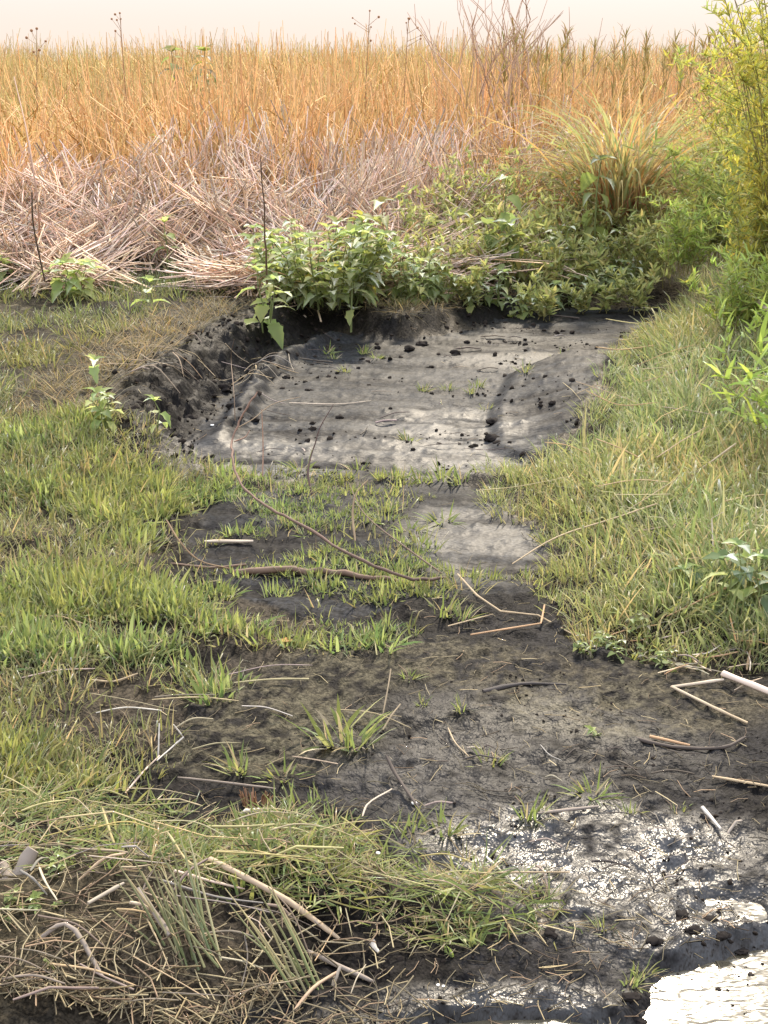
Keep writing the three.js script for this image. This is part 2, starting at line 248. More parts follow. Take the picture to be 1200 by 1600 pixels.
function scatter(name, label, category, geos, mat, spots, baked = true) {       // spots: [x, y, z, turn, scale, [r,g,b] tint, tilt]
  const q = new THREE.Object3D();
  const pose = ([x, y, z, turn, sc, , tilt]) => { q.position.set(x, y, z); q.rotation.set(tilt ? tilt[0] : 0, turn, tilt ? tilt[1] : 0); q.scale.setScalar(sc); q.updateMatrix(); return q.matrix; };
  if (baked) {
    let nv = 0, ni = 0; spots.forEach((s, i) => { const g = geos[i % geos.length]; nv += g.attributes.position.count; ni += g.index.count; });
    const P0 = new Float32Array(nv * 3), N0 = new Float32Array(nv * 3), C0 = new Float32Array(nv * 3), I0 = new Uint32Array(ni), v = new THREE.Vector3(), nm = new THREE.Matrix3();
    let a = 0, b = 0;
    spots.forEach((s, i) => {
      const g = geos[i % geos.length], m = pose(s), p = g.attributes.position.array, n = g.attributes.normal.array, c = g.attributes.color.array, id = g.index.array, t = s[5]; nm.getNormalMatrix(m);
      for (let k = 0; k < id.length; k++) I0[b + k] = id[k] + a;
      b += id.length;
      for (let k = 0; k < p.length; k += 3, a++) {
        v.set(p[k], p[k + 1], p[k + 2]).applyMatrix4(m).toArray(P0, a * 3); v.set(n[k], n[k + 1], n[k + 2]).applyMatrix3(nm).normalize().toArray(N0, a * 3);
        C0[a * 3] = c[k] * t[0]; C0[a * 3 + 1] = c[k + 1] * t[1]; C0[a * 3 + 2] = c[k + 2] * t[2];
      }
    });
    const g = new THREE.BufferGeometry(); g.setAttribute('position', new THREE.BufferAttribute(P0, 3)); g.setAttribute('normal', new THREE.BufferAttribute(N0, 3)); g.setAttribute('color', new THREE.BufferAttribute(C0, 3)); g.setIndex(new THREE.BufferAttribute(I0, 1));
    console.log(name, spots.length, ni / 3);
    return stuff(lit(new THREE.Mesh(g, mat)), name, label, category);
  }
  const grp = new THREE.Group(), by = geos.map(() => []), c = new THREE.Color();
  spots.forEach((s, i) => by[i % geos.length].push(s));
  geos.forEach((g, i) => {
    const im = lit(new THREE.InstancedMesh(g, mat, by[i].length)); im.name = 'clumps';
    by[i].forEach((s, k) => { im.setMatrixAt(k, pose(s)); im.setColorAt(k, c.setRGB(...s[5])); });
    grp.add(im);
  });
  return stuff(grp, name, label, category);
}
R = rng(21);
const lushGeos = [0, 1, 2, 3, 4].map(() => tuft(12, 0.085, 0.0098, 0.055, 0.16, { segs: 3, lean: 1.3, curl: 1.0 }));
const roughGeos = [0, 1, 2, 3, 4].map((k) => tuft(14, 0.165, 0.0086, 0.085, 0.2, { lean: 1.0, curl: 1.9, kink: 0.25, segs: 3, greens: [[0.25, 0.28, 0.086], [0.31, 0.315, 0.11], [0.17, 0.205, 0.068], [0.385, 0.355, 0.145]] }));
{
  const S = [];
  for (let n = 0; n < 60000 && S.length < 7000; n++) {
    const d = 2.05 + 3.9 * Math.pow(R(), 1.0), x = U(-0.36 * d - 0.9, 0.36 * d);
    const wx = x + (fbm(x * 6, d * 6, 2) - 0.5) * 0.2, wd = d + (fbm(x * 6 + 30, d * 6, 2) - 0.5) * 0.3;
    const zone = LUSH.findIndex((p) => inPoly(p, wx, wd));
    const strip = STRIPS.some((e) => ell(e, wx, wd) < 1);
    if (zone < 0 && !strip) continue;
    if (!strip && HOLES.some((e) => ell(e, x, d) < 0.6 + fbm(x * 9, d * 9, 2))) continue;
    const patch = fbm(x * 3.2 + 8, d * 3.2, 3);
    if (!strip && zone === 0 && ell(BROKEN, x, d) < 1 && fbm(x * 5.5 + 1, d * 4 + 2, 3) < 0.495 + 0.12 * (1 - ell(BROKEN, x, d))) continue;
    if (strip ? R() > 0.42 : R() > smooth(0.36, 0.62, patch) * (zone === 2 ? 0.14 : 1)) continue;
    const v = U(0.6, 1.3), warm = fbm(x * 2 + 50, d * 2, 2);
    S.push([x, Hy(x, d), -d, U(0, 6.28), Math.pow(U(0.35, 1.2), 1.3) * (0.7 + 0.55 * patch) * (zone === 2 ? 0.7 : strip || ell(BROKEN, x, d) < 1 ? 0.68 : 1), [v * lerp(0.78, 1.12, warm), v, v * lerp(1.1, 0.85, warm)]]);
  }
  scatter('meadow_grass', 'broad bladed green grass spreading over the flat ground', 'grass', lushGeos, M.grass, S);
  const thin = [];                                                // wiry growth and dead thatch between the broad blades
  for (let n = 0; n < 30000 && thin.length < 1500; n++) {
    const d = 2.6 + 3.4 * R(), x = U(-0.36 * d - 0.2, 0.3), wx = x + (fbm(x * 6, d * 6, 2) - 0.5) * 0.3; if (!LUSH.slice(0, 2).some((p) => inPoly(p, wx, d)) || HOLES.some((e) => ell(e, x, d) < 0.5) || (ell(BROKEN, x, d) < 1 && R() < 0.85)) continue;
    const v = U(0.55, 1.1); thin.push([x, Hy(x, d) - 0.01, -d, U(0, 6.28), U(0.3, 0.7), [v * 1.05, v, v]]);
  }
  scatter('wiry_grass', 'wiry grass and thatch mixed into the broad bladed grass', 'grass', roughGeos, M.grass, thin);
  const S2 = [];
  for (let n = 0; n < 90000 && S2.length < 7600; n++) {
    const d = 3.2 + 8 * R(), x = U(0.1, 0.36 * d + 0.9);
    const wx = x + (fbm(x * 6, d * 6, 2) - 0.5) * 0.16, wd = d + (fbm(x * 6 + 30, d * 6, 2) - 0.5) * 0.3;
    if (!ROUGH.some((p) => inPoly(p, wx, wd))) continue;
    const patch = fbm(x * 2.4 + 3, d * 2.4, 3); if (R() > smooth(0.1, 0.5, patch)) continue;
    const v = U(0.8, 1.25), warm = fbm(x * 1.7 + 50, d * 1.7, 2), edge = smooth(0, 0.5, site(x, d).sd);
    S2.push([x, Hy(x, d) - 0.01, -d, U(0, 6.28), U(0.45, 1.1) * lerp(0.55, 1.15, edge) * (R() < 0.06 ? 1.5 : 1), [v * lerp(0.8, 1.15, warm), v, v * lerp(1.1, 0.85, warm)]]);
  }
  scatter('bank_grass', 'tangled thin grass and straw covering the sloping bank', 'grass', roughGeos, M.grass, S2); 
  const mat0 = [0, 1, 2, 3].map(() => tuft(15, 0.115, 0.0065, 0.05, 0.4, { leanMin: 1.05, lean: 1.62, curl: 0.25, kink: 0.1, segs: 3 })), S4 = [];   // flattened yellow mat
  for (let n = 0; n < 30000 && S4.length < 560; n++) {
    const d = U(2.1, 2.9), x = U(-1.7, 0.5); if (!inPoly(LUSH[2], x + (fbm(x * 8, d * 8, 2) - 0.5) * 0.1, d + (fbm(x * 8 + 20, d * 8, 2) - 0.5) * 0.12)) continue;
    const v = U(0.75, 1.2); S4.push([x, Hy(x, d) + U(0, 0.02), -d, U(0, 6.28), U(0.35, 0.9), [v * 1.0, v, v * 0.95]]);
  }
  scatter('flattened_grass', 'flattened yellowing grass mat at the edge of the dark mud', 'grass', mat0, M.grass, S4);
  const S3 = [];                                                  // bank top and foot of the reeds
  for (let n = 0; n < 60000 && S3.length < 3300; n++) {
    const d = 5.0 + 7 * R(), x = U(-0.34 * d - 0.4, d > 8 ? 0.34 * d : 0.1), s = site(x, d);
    const nearCut = s.bh > 0.13 && s.which === 0 && x < 0 && s.sd < 0.85; if (nearCut && (R() < 0.7 || s.sd < 0.45)) continue;
    if (s.sd < 0.16 + 0.35 * fbm(x * 4, d * 4, 2) || (d < 5.7 && x > -0.9)) continue;
    const patch = fbm(x * 2.1 + 3, d * 2.1, 3); if (R() > smooth(0.25, 0.5, patch)) continue;
    const v = U(0.5, 0.9), warm = fbm(x * 1.7 + 50, d * 1.7, 2);
    S3.push([x, s.y - 0.015, -d, U(0, 6.28), U(0.45, 1.0) * (nearCut ? 0.7 : 1), nearCut ? [v * 1.05, v * 0.82, v * 0.75] : [v * lerp(0.8, 1.2, warm), v, v * lerp(1.0, 0.8, warm)]]);
  }
  const hang = [0, 1, 2, 3].map(() => tuft(16, 0.2, 0.0055, 0.07, 0.75, { leanMin: 0.7, lean: 2.0, curl: 0.9, segs: 3, greens: [[0.20, 0.15, 0.08], [0.16, 0.15, 0.06]] })), S6 = [];   // dead grass hanging over the cut
  for (let n = 0; n < 40000 && S6.length < 620; n++) {
    const d = U(5.7, 9.8), x = U(-2.4, d > 8.4 ? 2.2 : 0.1), s = site(x, d); if (s.which !== 0 || s.bh < 0.09 || s.sd < (x < 0 && d < 8.6 ? 0.4 : 0.2) || s.sd > 0.85 || R() > 1.1 - s.sd) continue;
    const v = U(0.45, 1.0); S6.push([x, s.y, -d, U(0, 6.28), U(0.4, 1.0), [v, v * 0.93, v * 0.86]]);
  }
  scatter('hanging_grass', 'dead brown grass and roots hanging over the cut bank', 'grass', hang, M.grass, S6);
  scatter('bank_top_grass', 'dull green grass growing on the cut bank below the reeds', 'grass', roughGeos, M.grass, S3);
}

// ---------------------------------------------------------------- reed bed
R = rng(99);
const REED = [[0.70, 0.39, 0.16], [0.64, 0.33, 0.14], [0.72, 0.47, 0.23], [0.58, 0.36, 0.16], [0.54, 0.38, 0.13]], LITTER = [[0.70, 0.59, 0.48], [0.62, 0.52, 0.43], [0.72, 0.57, 0.42], [0.50, 0.41, 0.34]];
function reedClump(n, h, spread, lean) {
  const g = new Geo();
  for (let k = 0; k < n; k++) {
    const az = U(0, 6.28), r = spread * Math.sqrt(R()), l = h * U(0.45, 1.15), a = lean * Math.pow(R(), 1.6), c = vary(pick(REED), 0.35);
    const b = V(Math.sin(az) * r, -0.05, Math.cos(az) * r), ad = U(0, 6.28), dx = Math.sin(ad) * Math.sin(a), dz = Math.cos(ad) * Math.sin(a), dy = Math.cos(a);
    const snap = R() < 0.3, m = V(b.x + dx * l * 0.5, b.y + dy * l * 0.5, b.z + dz * l * 0.5), e = snap ? V(m.x + U(-0.35, 0.35) * l, m.y + U(-0.25, 0.3) * l, m.z + U(-0.3, 0.3) * l) : V(b.x + dx * l * 1.15, b.y + dy * l * 0.98, b.z + dz * l * 1.15), rr = U(0.005, 0.0098);
    g.tube([b, m, e], [rr, rr * 0.9, rr * 0.5], c, 3, 0.7, mixc(c, REED[2], 0.4));
    if (R() < 0.3) g.blade(m, U(0, 6.28), l * U(0.3, 0.6), 0.014, U(0.2, 0.9), U(0.2, 1.6), mixc(c, [0.3, 0.25, 0.06], R() * 0.7), 3);
  }
  return g.geo();
}
const CLEAR = [[-2.03,8.957], [-1.441,8.47], [-2.631,9.443], [-1.549,9.887]];            // plants that keep the matted stems off
const TUSSOCK = [1.809,10.716];
const reedFront = (x) => 10.6 + 0.9 * smooth(-1, 2.5, x) + (fbm(x * 0.9 + 4, 2, 2) - 0.5) * 1.4;
{
  const geos = [0, 1, 2, 3, 4, 5, 6].map((k) => reedClump(8, 1.12, 0.22, [0.4, 0.6, 0.7, 0.8, 0.9, 1.1, 1.35][k]));
  const S = [];
  for (let n = 0; n < 60000 && S.length < 6000; n++) {
    const t = R(), d = 10.0 + 60 * Math.pow(t, 2.1), x = U(-0.33 * d - 1, 0.33 * d + 1), f = reedFront(x);
    if (d < f) continue;
    const p = fbm(x * 0.8, d * 0.5, 3); if (d < 24 && R() > smooth(0.22, 0.48, p)) continue;
    if (Math.hypot(x - TUSSOCK[0], d - TUSSOCK[1]) < 0.5) continue;
    const low = smooth(f, f + 1.6, d), v = U(0.65, 1.25), green = smooth(0.5, 0.7, fbm(x * 0.4 + 9, d * 0.25 + 5, 2)) * 0.6 + (d > 26 ? 0.3 : 0);
    S.push([x, 0.3, -d, U(0, 6.28), (0.5 + 0.58 * low) * U(0.8, 1.12) * (0.8 + 0.4 * p) * (1 + (0.33 + 0.4 * (fbm(x * 0.7 + 31, d * 0.2, 3) - 0.5)) * smooth(13, 30, d)), mixc([v, v, v], [v * 0.7, v * 1.02, v * 0.75], green), [U(-0.1, 0.1), U(-0.1, 0.1)]]);
  }
  scatter('reed_bed', 'dense bed of dry orange tan reeds filling the marsh', 'reeds', geos, M.dry, S); 
  // fallen, matted stems in front
  const stem = [0, 1, 2, 3, 4].map(() => { const g = new Geo(); for (let k = 0; k < 6; k++) { const c = vary(pick(LITTER), 0.3), l = U(0.35, 1.1), a = U(-0.35, 0.35), y = U(-0.05, 0.05), z = U(-0.15, 0.15), b = R() < 0.4 ? U(-0.1, 0.1) : 0; g.tube([V(-l / 2, y, z), V(0, y + b, z + U(-0.04, 0.04)), V(l / 2 * Math.cos(a), y + U(-0.03, 0.08), z + l / 2 * Math.sin(a))], U(0.0042, 0.0088), c, 3, 0.7); } return g.geo(); });
  const F = [];
  for (let n = 0; n < 30000 && F.length < 2900; n++) {
    const x = U(-4.4, 2.4), f = reedFront(x), d = f + U(-1.3, 1.7) - 0.9 * smooth(-1.2, -2.6, x) - 1.3 * (fbm(x * 1.3 + 2, 7, 2) - 0.35) * R();
    if ((x > 0.3 && R() < 0.45) || Math.hypot(x - TUSSOCK[0], d - TUSSOCK[1]) < 0.85) continue;
    if (CLEAR.some(([cx, cd]) => Math.abs(x - cx) < 0.32 && d < cd + 0.15)) continue;
    const up = smooth(f - 1.3, f + 1.2, d), v = U(0.7, 1.15);
    F.push([x, (d < 12 ? Hy(x, d) : 0.3) + U(0, 0.16) + up * U(0, 0.5), -d, U(0, 6.28), U(0.6, 1.15), mixc([v, v, v], [v * 1.25, v * 0.95, v * 0.7], R() * 0.5), [U(-0.3, 0.3), (R() < 0.55 ? -1 : 1) * U(0.04, 0.55 + 0.85 * up)]]);
  }
  scatter('fallen_reeds', 'matted grey tan reed stems fallen in front of the standing reeds', 'reeds', stem, M.dry, F);
}

// ---------------------------------------------------------------- leafy plants
R = rng(1234);
function leafGeo(len, wid, col, { teeth = 0.1, lobes = 0, droop = 0.25, fold = 0.25 } = {}) {
  const g = new Geo(), N = lobes ? 9 : 8, up = V(0, 1, 0); let prev = null;
  for (let k = 0; k <= N; k++) {
    const t = k / N, prof = Math.pow(Math.sin(Math.PI * Math.pow(t, 0.62)), 0.85), lob = lobes ? 0.62 + 0.38 * Math.abs(Math.sin(t * Math.PI * 2.6 + 0.5)) : 1;
    const w = Math.max(0.004 * len, wid / 2 * prof * lob * (1 + (k % 2 ? teeth : -teeth))), y = -droop * len * t * t + 0.10 * len * Math.sin(t * 3), lift = w * fold + (k % 2 ? 0.012 * len : -0.006 * len);
    const c1 = vary(col, 0.08), c0 = mixc(col, [0.3, 0.34, 0.14], 0.25), z = t * len;
    const nl = V(fold, 1, droop * t).normalize(), nr = V(-fold, 1, droop * t).normalize();
    const a = g.vert(V(-w, y + lift, z - (k % 2 ? 0.03 * len : 0)), nl, c1), b = g.vert(V(0, y, z), up, c0), c = g.vert(V(w, y + lift, z - (k % 2 ? 0.03 * len : 0)), nr, c1);
    if (prev) g.i.push(prev[0], a, b, prev[0], b, prev[1], prev[1], b, c, prev[1], c, prev[2]);
    prev = [a, b, c];
  }
  return g.geo();
}
const LEAVES = {};
function leafSet(key, col, wid, opt) { LEAVES[key] = [0, 1, 2, 3].map((k) => leafGeo(1, wid * U(0.85, 1.15), vary(col, 0.18), { ...opt, droop: U(0.1, 0.5), fold: U(0.1, 0.4) })); }
leafSet('bright', [0.42, 0.50, 0.15], 0.62, { teeth: 0.12, lobes: 1 });
leafSet('mid', [0.35, 0.40, 0.12], 0.6, { teeth: 0.1 });
leafSet('dark', [0.26, 0.315, 0.1], 0.6, { teeth: 0.1 });
leafSet('vine', [0.27, 0.31, 0.075], 0.78, { teeth: 0.06 });
leafSet('yellow', [0.46, 0.36, 0.07], 0.6, { teeth: 0.06 });
leafSet('blue', [0.19, 0.27, 0.11], 0.8, { teeth: 0.08, lobes: 1 });
leafSet('brown', [0.16, 0.13, 0.06], 0.5, { teeth: 0.06 });
leafSet('gold', [0.30, 0.27, 0.045], 0.55, { teeth: 0.06 });
function baked(list) {                                           // [geometry, matrix] pairs joined into one
  const g = new Geo(), v = new THREE.Vector3(), nm = new THREE.Matrix3();
  for (const [q, m] of list) { const o = g.p.length / 3, p = q.attributes.position, n = q.attributes.normal, c = q.attributes.color; nm.getNormalMatrix(m); for (let i = 0; i < p.count; i++) g.vert(v.fromBufferAttribute(p, i).applyMatrix4(m).clone(), v.fromBufferAttribute(n, i).applyMatrix3(nm).normalize(), [c.getX(i), c.getY(i), c.getZ(i)]); for (const i of q.index.array) g.i.push(i + o); }
  return g.geo();
}
function herb({ name = 'leafy_plant', label, group, at, ground, height, stems = 1, spread = 0.1, leaf = 0.12, sets = ['mid'], nodes = 5, bare = 0.25, droop = 0.2, stemCol = [0.16, 0.19, 0.07], up = 0 }) {
  const [x, d] = at, t = thing(name, label, 'plant', [x, ground ?? Hy(x, d) - 0.01, -d], U(0, 6.28), group);
  for (let s = 0; s < stems; s++) {
    const az = s / stems * 6.283 + U(-0.5, 0.5), rr = stems > 1 ? spread * Math.sqrt(U(0.05, 1)) : 0, hgt = height * (stems > 1 ? U(0.55, 1) * (1 - 0.25 * rr / Math.max(spread, 0.01)) : 1);
    const b = V(Math.sin(az) * rr * 0.5, 0, Math.cos(az) * rr * 0.5), e = V(Math.sin(az) * rr + U(-0.05, 0.05) * hgt, hgt, Math.cos(az) * rr + U(-0.05, 0.05) * hgt), pts = [];
    for (let k = 0; k <= 4; k++) pts.push(b.clone().lerp(e, k / 4).add(V(U(-0.01, 0.01) * (k % 4), 0, U(-0.01, 0.01) * (k % 4))));
    const g = new Geo(), r0 = 0.003 + 0.008 * hgt; g.tube(pts, [r0, r0 * 0.9, r0 * 0.75, r0 * 0.6, r0 * 0.4], stemCol, 5);
    part('stem', g.geo(), M.bark, t);
    for (let n = 0; n < nodes; n++) {
      const f = lerp(bare, 1, nodes > 1 ? n / (nodes - 1) : 1), i = Math.min(3, Math.floor(f * 4)), p = pts[i].clone().lerp(pts[i + 1], f * 4 - i), last = n === nodes - 1, num = last ? 4 : 2, a0 = n * 1.57 + az;
      for (let q = 0; q < num; q++) {
        const set = sets[Math.floor(R() * sets.length)], m = part('leaf', pick(LEAVES[set]), M.leaf, t), size = leaf * U(0.75, 1.15) * (last ? 0.72 : lerp(1.05, 0.85, f));
        m.position.copy(p); m.rotation.order = 'YXZ'; m.rotation.set(last ? U(-0.7, 0.1) : lerp(droop + 0.35, droop - 0.35, f) + U(-0.25, 0.25) - up, a0 + q * (6.283 / num) + U(-0.35, 0.35), U(-0.3, 0.3)); m.scale.setScalar(size);
        if (!last) m.position.add(V(0, 0, leaf * 0.12).applyAxisAngle(V(0, 1, 0), m.rotation.y));
      }
    }
  }
  const all = t.children.filter((m) => m.name === 'leaf');
  if (all.length > 300) { const rest = all.slice(300); rest.forEach((m) => { m.updateMatrix(); t.remove(m); }); part('leaves', baked(rest.map((m) => [m.geometry, m.matrix])), M.leaf, t).userData.kind = 'stuff'; }
  return t;
}
herb({ name: 'leafy_bush', label: 'rounded bush of bright toothed leaves at the head of the cut bank', at: [-.356,8.923], droop: -0.05, height: 0.64, stems: 52, spread: 0.54, leaf: 0.12, sets: ['mid', 'mid', 'bright', 'bright', 'gold'], nodes: 7, bare: 0.2 });
herb({ name: 'leafy_bush', label: 'smaller darker bush beside the rounded bright bush', at: [0.213,9.084], height: 0.46, stems: 14, spread: 0.24, leaf: 0.09, sets: ['dark', 'mid', 'mid'], nodes: 6, bare: 0.15 });
herb({ label: 'tall pale green plant behind the rounded bush', at: [-.209,8.589], height: 0.62, stems: 1, leaf: 0.15, sets: ['bright'], nodes: 5 });
herb({ label: 'pale leaved plant at the flank of the rounded bush, behind the dark upright stalk', at: [-.685,8.122], height: 0.5, stems: 3, spread: 0.1, leaf: 0.14, sets: ['bright', 'bright', 'mid'], nodes: 4 });
herb({ label: 'large lobed pale green plant among fallen grey reeds', at: [-2.03,8.957], height: 0.34, stems: 4, spread: 0.12, leaf: 0.15, sets: ['bright'], nodes: 4, bare: 0.3 });
herb({ label: 'single lobed green seedling on the grassy bank top', at: [-1.441,8.47], height: 0.18, leaf: 0.12, sets: ['bright'], nodes: 3, bare: 0.3, up: 0.3 });
herb({ label: 'pale green plant half hidden by fallen reeds beside a pinkish stalk', at: [-2.631,9.443], height: 0.26, stems: 2, spread: 0.06, leaf: 0.14, sets: ['bright'], nodes: 3 });
herb({ label: 'slim pale plant rising from the matted fallen reeds', at: [-1.549,9.887], height: 0.36, leaf: 0.12, sets: ['bright'], nodes: 4 });
herb({ label: 'small drooping seedling on the bare earth above the cut', at: [-1.402,6.486], height: 0.12, leaf: 0.1, sets: ['bright'], nodes: 2, bare: 0.8, droop: 0.5 });
herb({ label: 'bushy green seedling at the grass edge below the black bank', at: [-1.215,5.759], height: 0.22, stems: 3, spread: 0.05, leaf: 0.085, sets: ['bright', 'mid'], nodes: 4 });
herb({ label: 'upright green seedling against the black cut bank', at: [-.991,5.783], height: 0.17, leaf: 0.075, sets: ['bright'], nodes: 3, bare: 0.4, droop: 0.4 });
herb({ name: 'seedling', label: 'tiny round leaved seedling alone on the bare mud', at: [0.545,3.212], height: 0.025, leaf: 0.035, sets: ['mid', 'bright'], nodes: 2, bare: 0.5 });
herb({ label: 'broad blue green lobed plant in the sloping bank grass', at: [1.132,3.945], height: 0.27, stems: 5, spread: 0.12, leaf: 0.085, sets: ['blue', 'blue', 'bright'], nodes: 4 });
herb({ label: 'low pale leaved plant in the bank grass beside the blue green one', at: [1.005,4.132], height: 0.1, stems: 2, spread: 0.04, leaf: 0.085, sets: ['bright', 'blue'], nodes: 2 });
herb({ label: 'tall vine with big drooping leaves in front of the arching tussock', at: [1.524,10.113], height: 0.85, leaf: 0.18, sets: ['vine'], nodes: 5, bare: 0.45, droop: 0.7 });
herb({ label: 'dark vine with big leaves among the dry reeds', at: [0.841,9.787], height: 0.86, stems: 3, spread: 0.12, leaf: 0.17, sets: ['dark', 'vine'], nodes: 5, bare: 0.4, droop: 0.7 });
herb({ label: 'loose green vine leaning on fallen reeds', at: [0.453,10.283], height: 0.72, stems: 2, spread: 0.14, leaf: 0.16, sets: ['vine', 'mid'], nodes: 5, bare: 0.4, droop: 0.6 });
herb({ label: 'plant with hanging yellowed leaves between the vines and the reeds', at: [0.872,9.616], height: 0.6, stems: 2, spread: 0.08, leaf: 0.1, sets: ['yellow', 'gold', 'mid'], nodes: 4, bare: 0.4, droop: 0.9 });
herb({ label: 'taller plant with yellow leaves hanging below green ones', at: [1.15,9.708], height: 0.62, stems: 2, spread: 0.1, leaf: 0.11, sets: ['yellow', 'vine', 'gold'], nodes: 4, bare: 0.35, droop: 0.9 });
herb({ label: 'golden green vine clump deep in the standing reeds', at: [-2.038,12.864], height: 1.0, stems: 4, spread: 0.2, leaf: 0.2, sets: ['gold', 'vine'], nodes: 3, bare: 0.6, droop: 0.7 });
herb({ label: 'small yellowish plant above the pale plant behind the bush', at: [-.035,9.335], height: 0.62, leaf: 0.16, sets: ['gold'], nodes: 2, bare: 0.85, droop: 0.4, stemCol: [0.2, 0.13, 0.07] });
herb({ name: 'leafy_sapling', label: 'leaning leafy sapling standing above the far reed tops', at: [-2.55, 19.5], ground: 0.3, height: 1.86, stems: 3, spread: 0.5, leaf: 0.24, sets: ['gold', 'vine', 'brown'], nodes: 6, bare: 0.72, droop: 0.5, stemCol: [0.2, 0.13, 0.06] });
{
  const spots = [[[0,9.267],.28],[[0.045,9.665],.4],[[0.385,9.116],.26],[[0.519,9.665],.34],[[0.58,9.166],.3],[[0.693,9.906],.42],[[0.75,9.318],.34],[[0.911,9.749],.4],[[0.924,9.166],.26],[[1.081,9.732],.42],[[1.161,9.476],.32],[[1.293,9.906],.44],[[1.366,9.583],.3],[[1.518,10.025],.42],[[1.558,9.665],.3],[[1.681,9.965],.4],[[1.753,9.749],.3],[[1.892,10.025],.4],[[0.475,10.209],.44],[[0.285,10.209],.4],[[0.868,10.367],.46],[[1.469,10.53],.46],[[1.273,10.53],.48],[[1.789,10.698],.46],[[2.056,10.53],.4]];
  const weedLabel = (h, k) => `${h > 0.38 ? 'tall' : h > 0.29 ? 'middling' : 'low'} ${['green', 'light green', 'dark green', 'yellow tinged'][k]} small leaved weed along the far edge of the channel`;
  const proto = [0, 1, 2, 3].map((k) => herb({ name: 'leafy_weed', label: weedLabel(spots[k][1], k), group: 'weeds along the far edge of the channel', at: spots[k][0], height: spots[k][1], stems: 4, spread: 0.1, leaf: 0.075, sets: [['mid'], ['mid', 'bright'], ['dark', 'mid'], ['mid', 'dark', 'gold']][k], nodes: 5, bare: 0.15 }));
  spots.slice(4).forEach(([[x, d], h], i) => { const o = copyOf(proto[i % 4], weedLabel(h, i % 4)); o.position.set(x, Hy(x, d) - 0.01, -d); o.rotation.y = U(0, 6.28); o.scale.setScalar(h / spots[i % 4][1]); });
  const low = [[[0.728,3.716],.08],[[0.673,3.787],.07],[[0.782,3.862],.09],[[0.61,3.738],.06],[[0.819,3.648],.06]];
  low.forEach(([at, h]) => herb({ name: 'ground_weed', label: 'low brownish green weed at the foot of the bank grass', group: 'low weeds at the foot of the bank', at, height: h, stems: 4, spread: 0.05, leaf: 0.028, sets: ['dark', 'brown', 'mid'], nodes: 4 }));
  [[[-.719,2.292],.05],[[-.68,2.309],.04],[[-.675,2.449],.05]].forEach(([at, h]) => herb({ name: 'ground_weed', label: 'small fresh weed sprouting through the heap of dead stems', group: 'weeds sprouting through the dead stems', at, height: h, stems: 4, spread: 0.035, leaf: 0.022, sets: ['mid', 'bright'], nodes: 3 }));
}

// ---------------------------------------------------------------- willowy shrubs, tussock, canes
R = rng(77);
function willow({ name = 'willow_shrub', label, group, at, ground = 0.3, height, stems, reach, leaf, wid, perStem, cols, lean = [0, 0] }) {
  const [x, d] = at, t = thing(name, label, 'shrub', [x, ground, -d], 0, group), L0 = new Geo();
  for (let s = 0; s < stems; s++) {
    const az = U(0, 6.28), hh = height * U(0.6, 1.05), out = reach * U(0.3, 1), pts = [], bx = U(-0.12, 0.12), bz = U(-0.12, 0.12);
    for (let k = 0; k <= 7; k++) { const f = k / 7; pts.push(V(bx + Math.sin(az) * out * Math.pow(f, 1.6) + lean[0] * f + U(-0.02, 0.02), hh * (f - 0.10 * f * f), bz + Math.cos(az) * out * Math.pow(f, 1.6) + lean[1] * f)); }
    const g = new Geo(), r0 = 0.002 + 0.0028 * hh; g.tube(pts, pts.map((_, k) => r0 * (1 - 0.8 * k / 7)), [0.20, 0.17, 0.06], 4); part('stem', g.geo(), M.bark, t);
    const twigs = 12;
    for (let b = 0; b < twigs; b++) {
      const f = lerp(0.12, 0.98, (b + R()) / twigs), i = Math.min(6, Math.floor(f * 7)), p = pts[i].clone().lerp(pts[i + 1], f * 7 - i), ta = U(0, 6.28), tl = U(0.12, 0.34) * Math.min(1, height * 0.6), e = p.clone().add(V(Math.sin(ta) * tl, tl * U(0.1, 0.8), Math.cos(ta) * tl));
      L0.tube([p, e], [0.0022, 0.001], [0.2, 0.2, 0.06], 3);
      const n = Math.round(perStem / twigs);
      for (let q = 0; q < n; q++) { const c = vary(pick(cols), 0.2); L0.blade(p.clone().lerp(e, U(0.1, 1)), U(0, 6.28), leaf * U(0.6, 1.2), wid * U(0.7, 1.2), U(0.3, 1.5), U(0.1, 1.1), c, 3, c); }
    }
  }
  const m = part('leaves', L0.geo(), M.grass, t); m.userData.kind = 'stuff';
  return t;
}
const YEL = [[0.50, 0.47, 0.07], [0.56, 0.51, 0.10], [0.41, 0.43, 0.08], [0.48, 0.41, 0.08]], YG = [[0.34, 0.38, 0.09], [0.40, 0.41, 0.10], [0.26, 0.32, 0.08]], LIME = [[0.32, 0.43, 0.08], [0.38, 0.48, 0.10]];
willow({ label: 'tall yellow green willowy shrub rising above the horizon', at: [2.339,8.257], height: 2.5, stems: 30, reach: 0.62, leaf: 0.075, wid: 0.012, perStem: 300, cols: YEL });
willow({ label: 'second yellow shrub close behind the tall willowy one', at: [2.81,10.013], height: 2.0, stems: 22, reach: 0.8, leaf: 0.08, wid: 0.012, perStem: 240, cols: [...YEL, ...YG] });
willow({ label: 'feathery green shrub between the tussock and the tall yellow shrub', at: [2.327,9.527], height: 0.95, stems: 18, reach: 0.5, leaf: 0.1, wid: 0.015, perStem: 120, cols: YG });
willow({ label: 'low feathery shrub leaning over the end of the channel', at: [1.944,9.008], height: 0.55, stems: 13, reach: 0.36, leaf: 0.085, wid: 0.012, perStem: 90, cols: [...YG, ...LIME] });
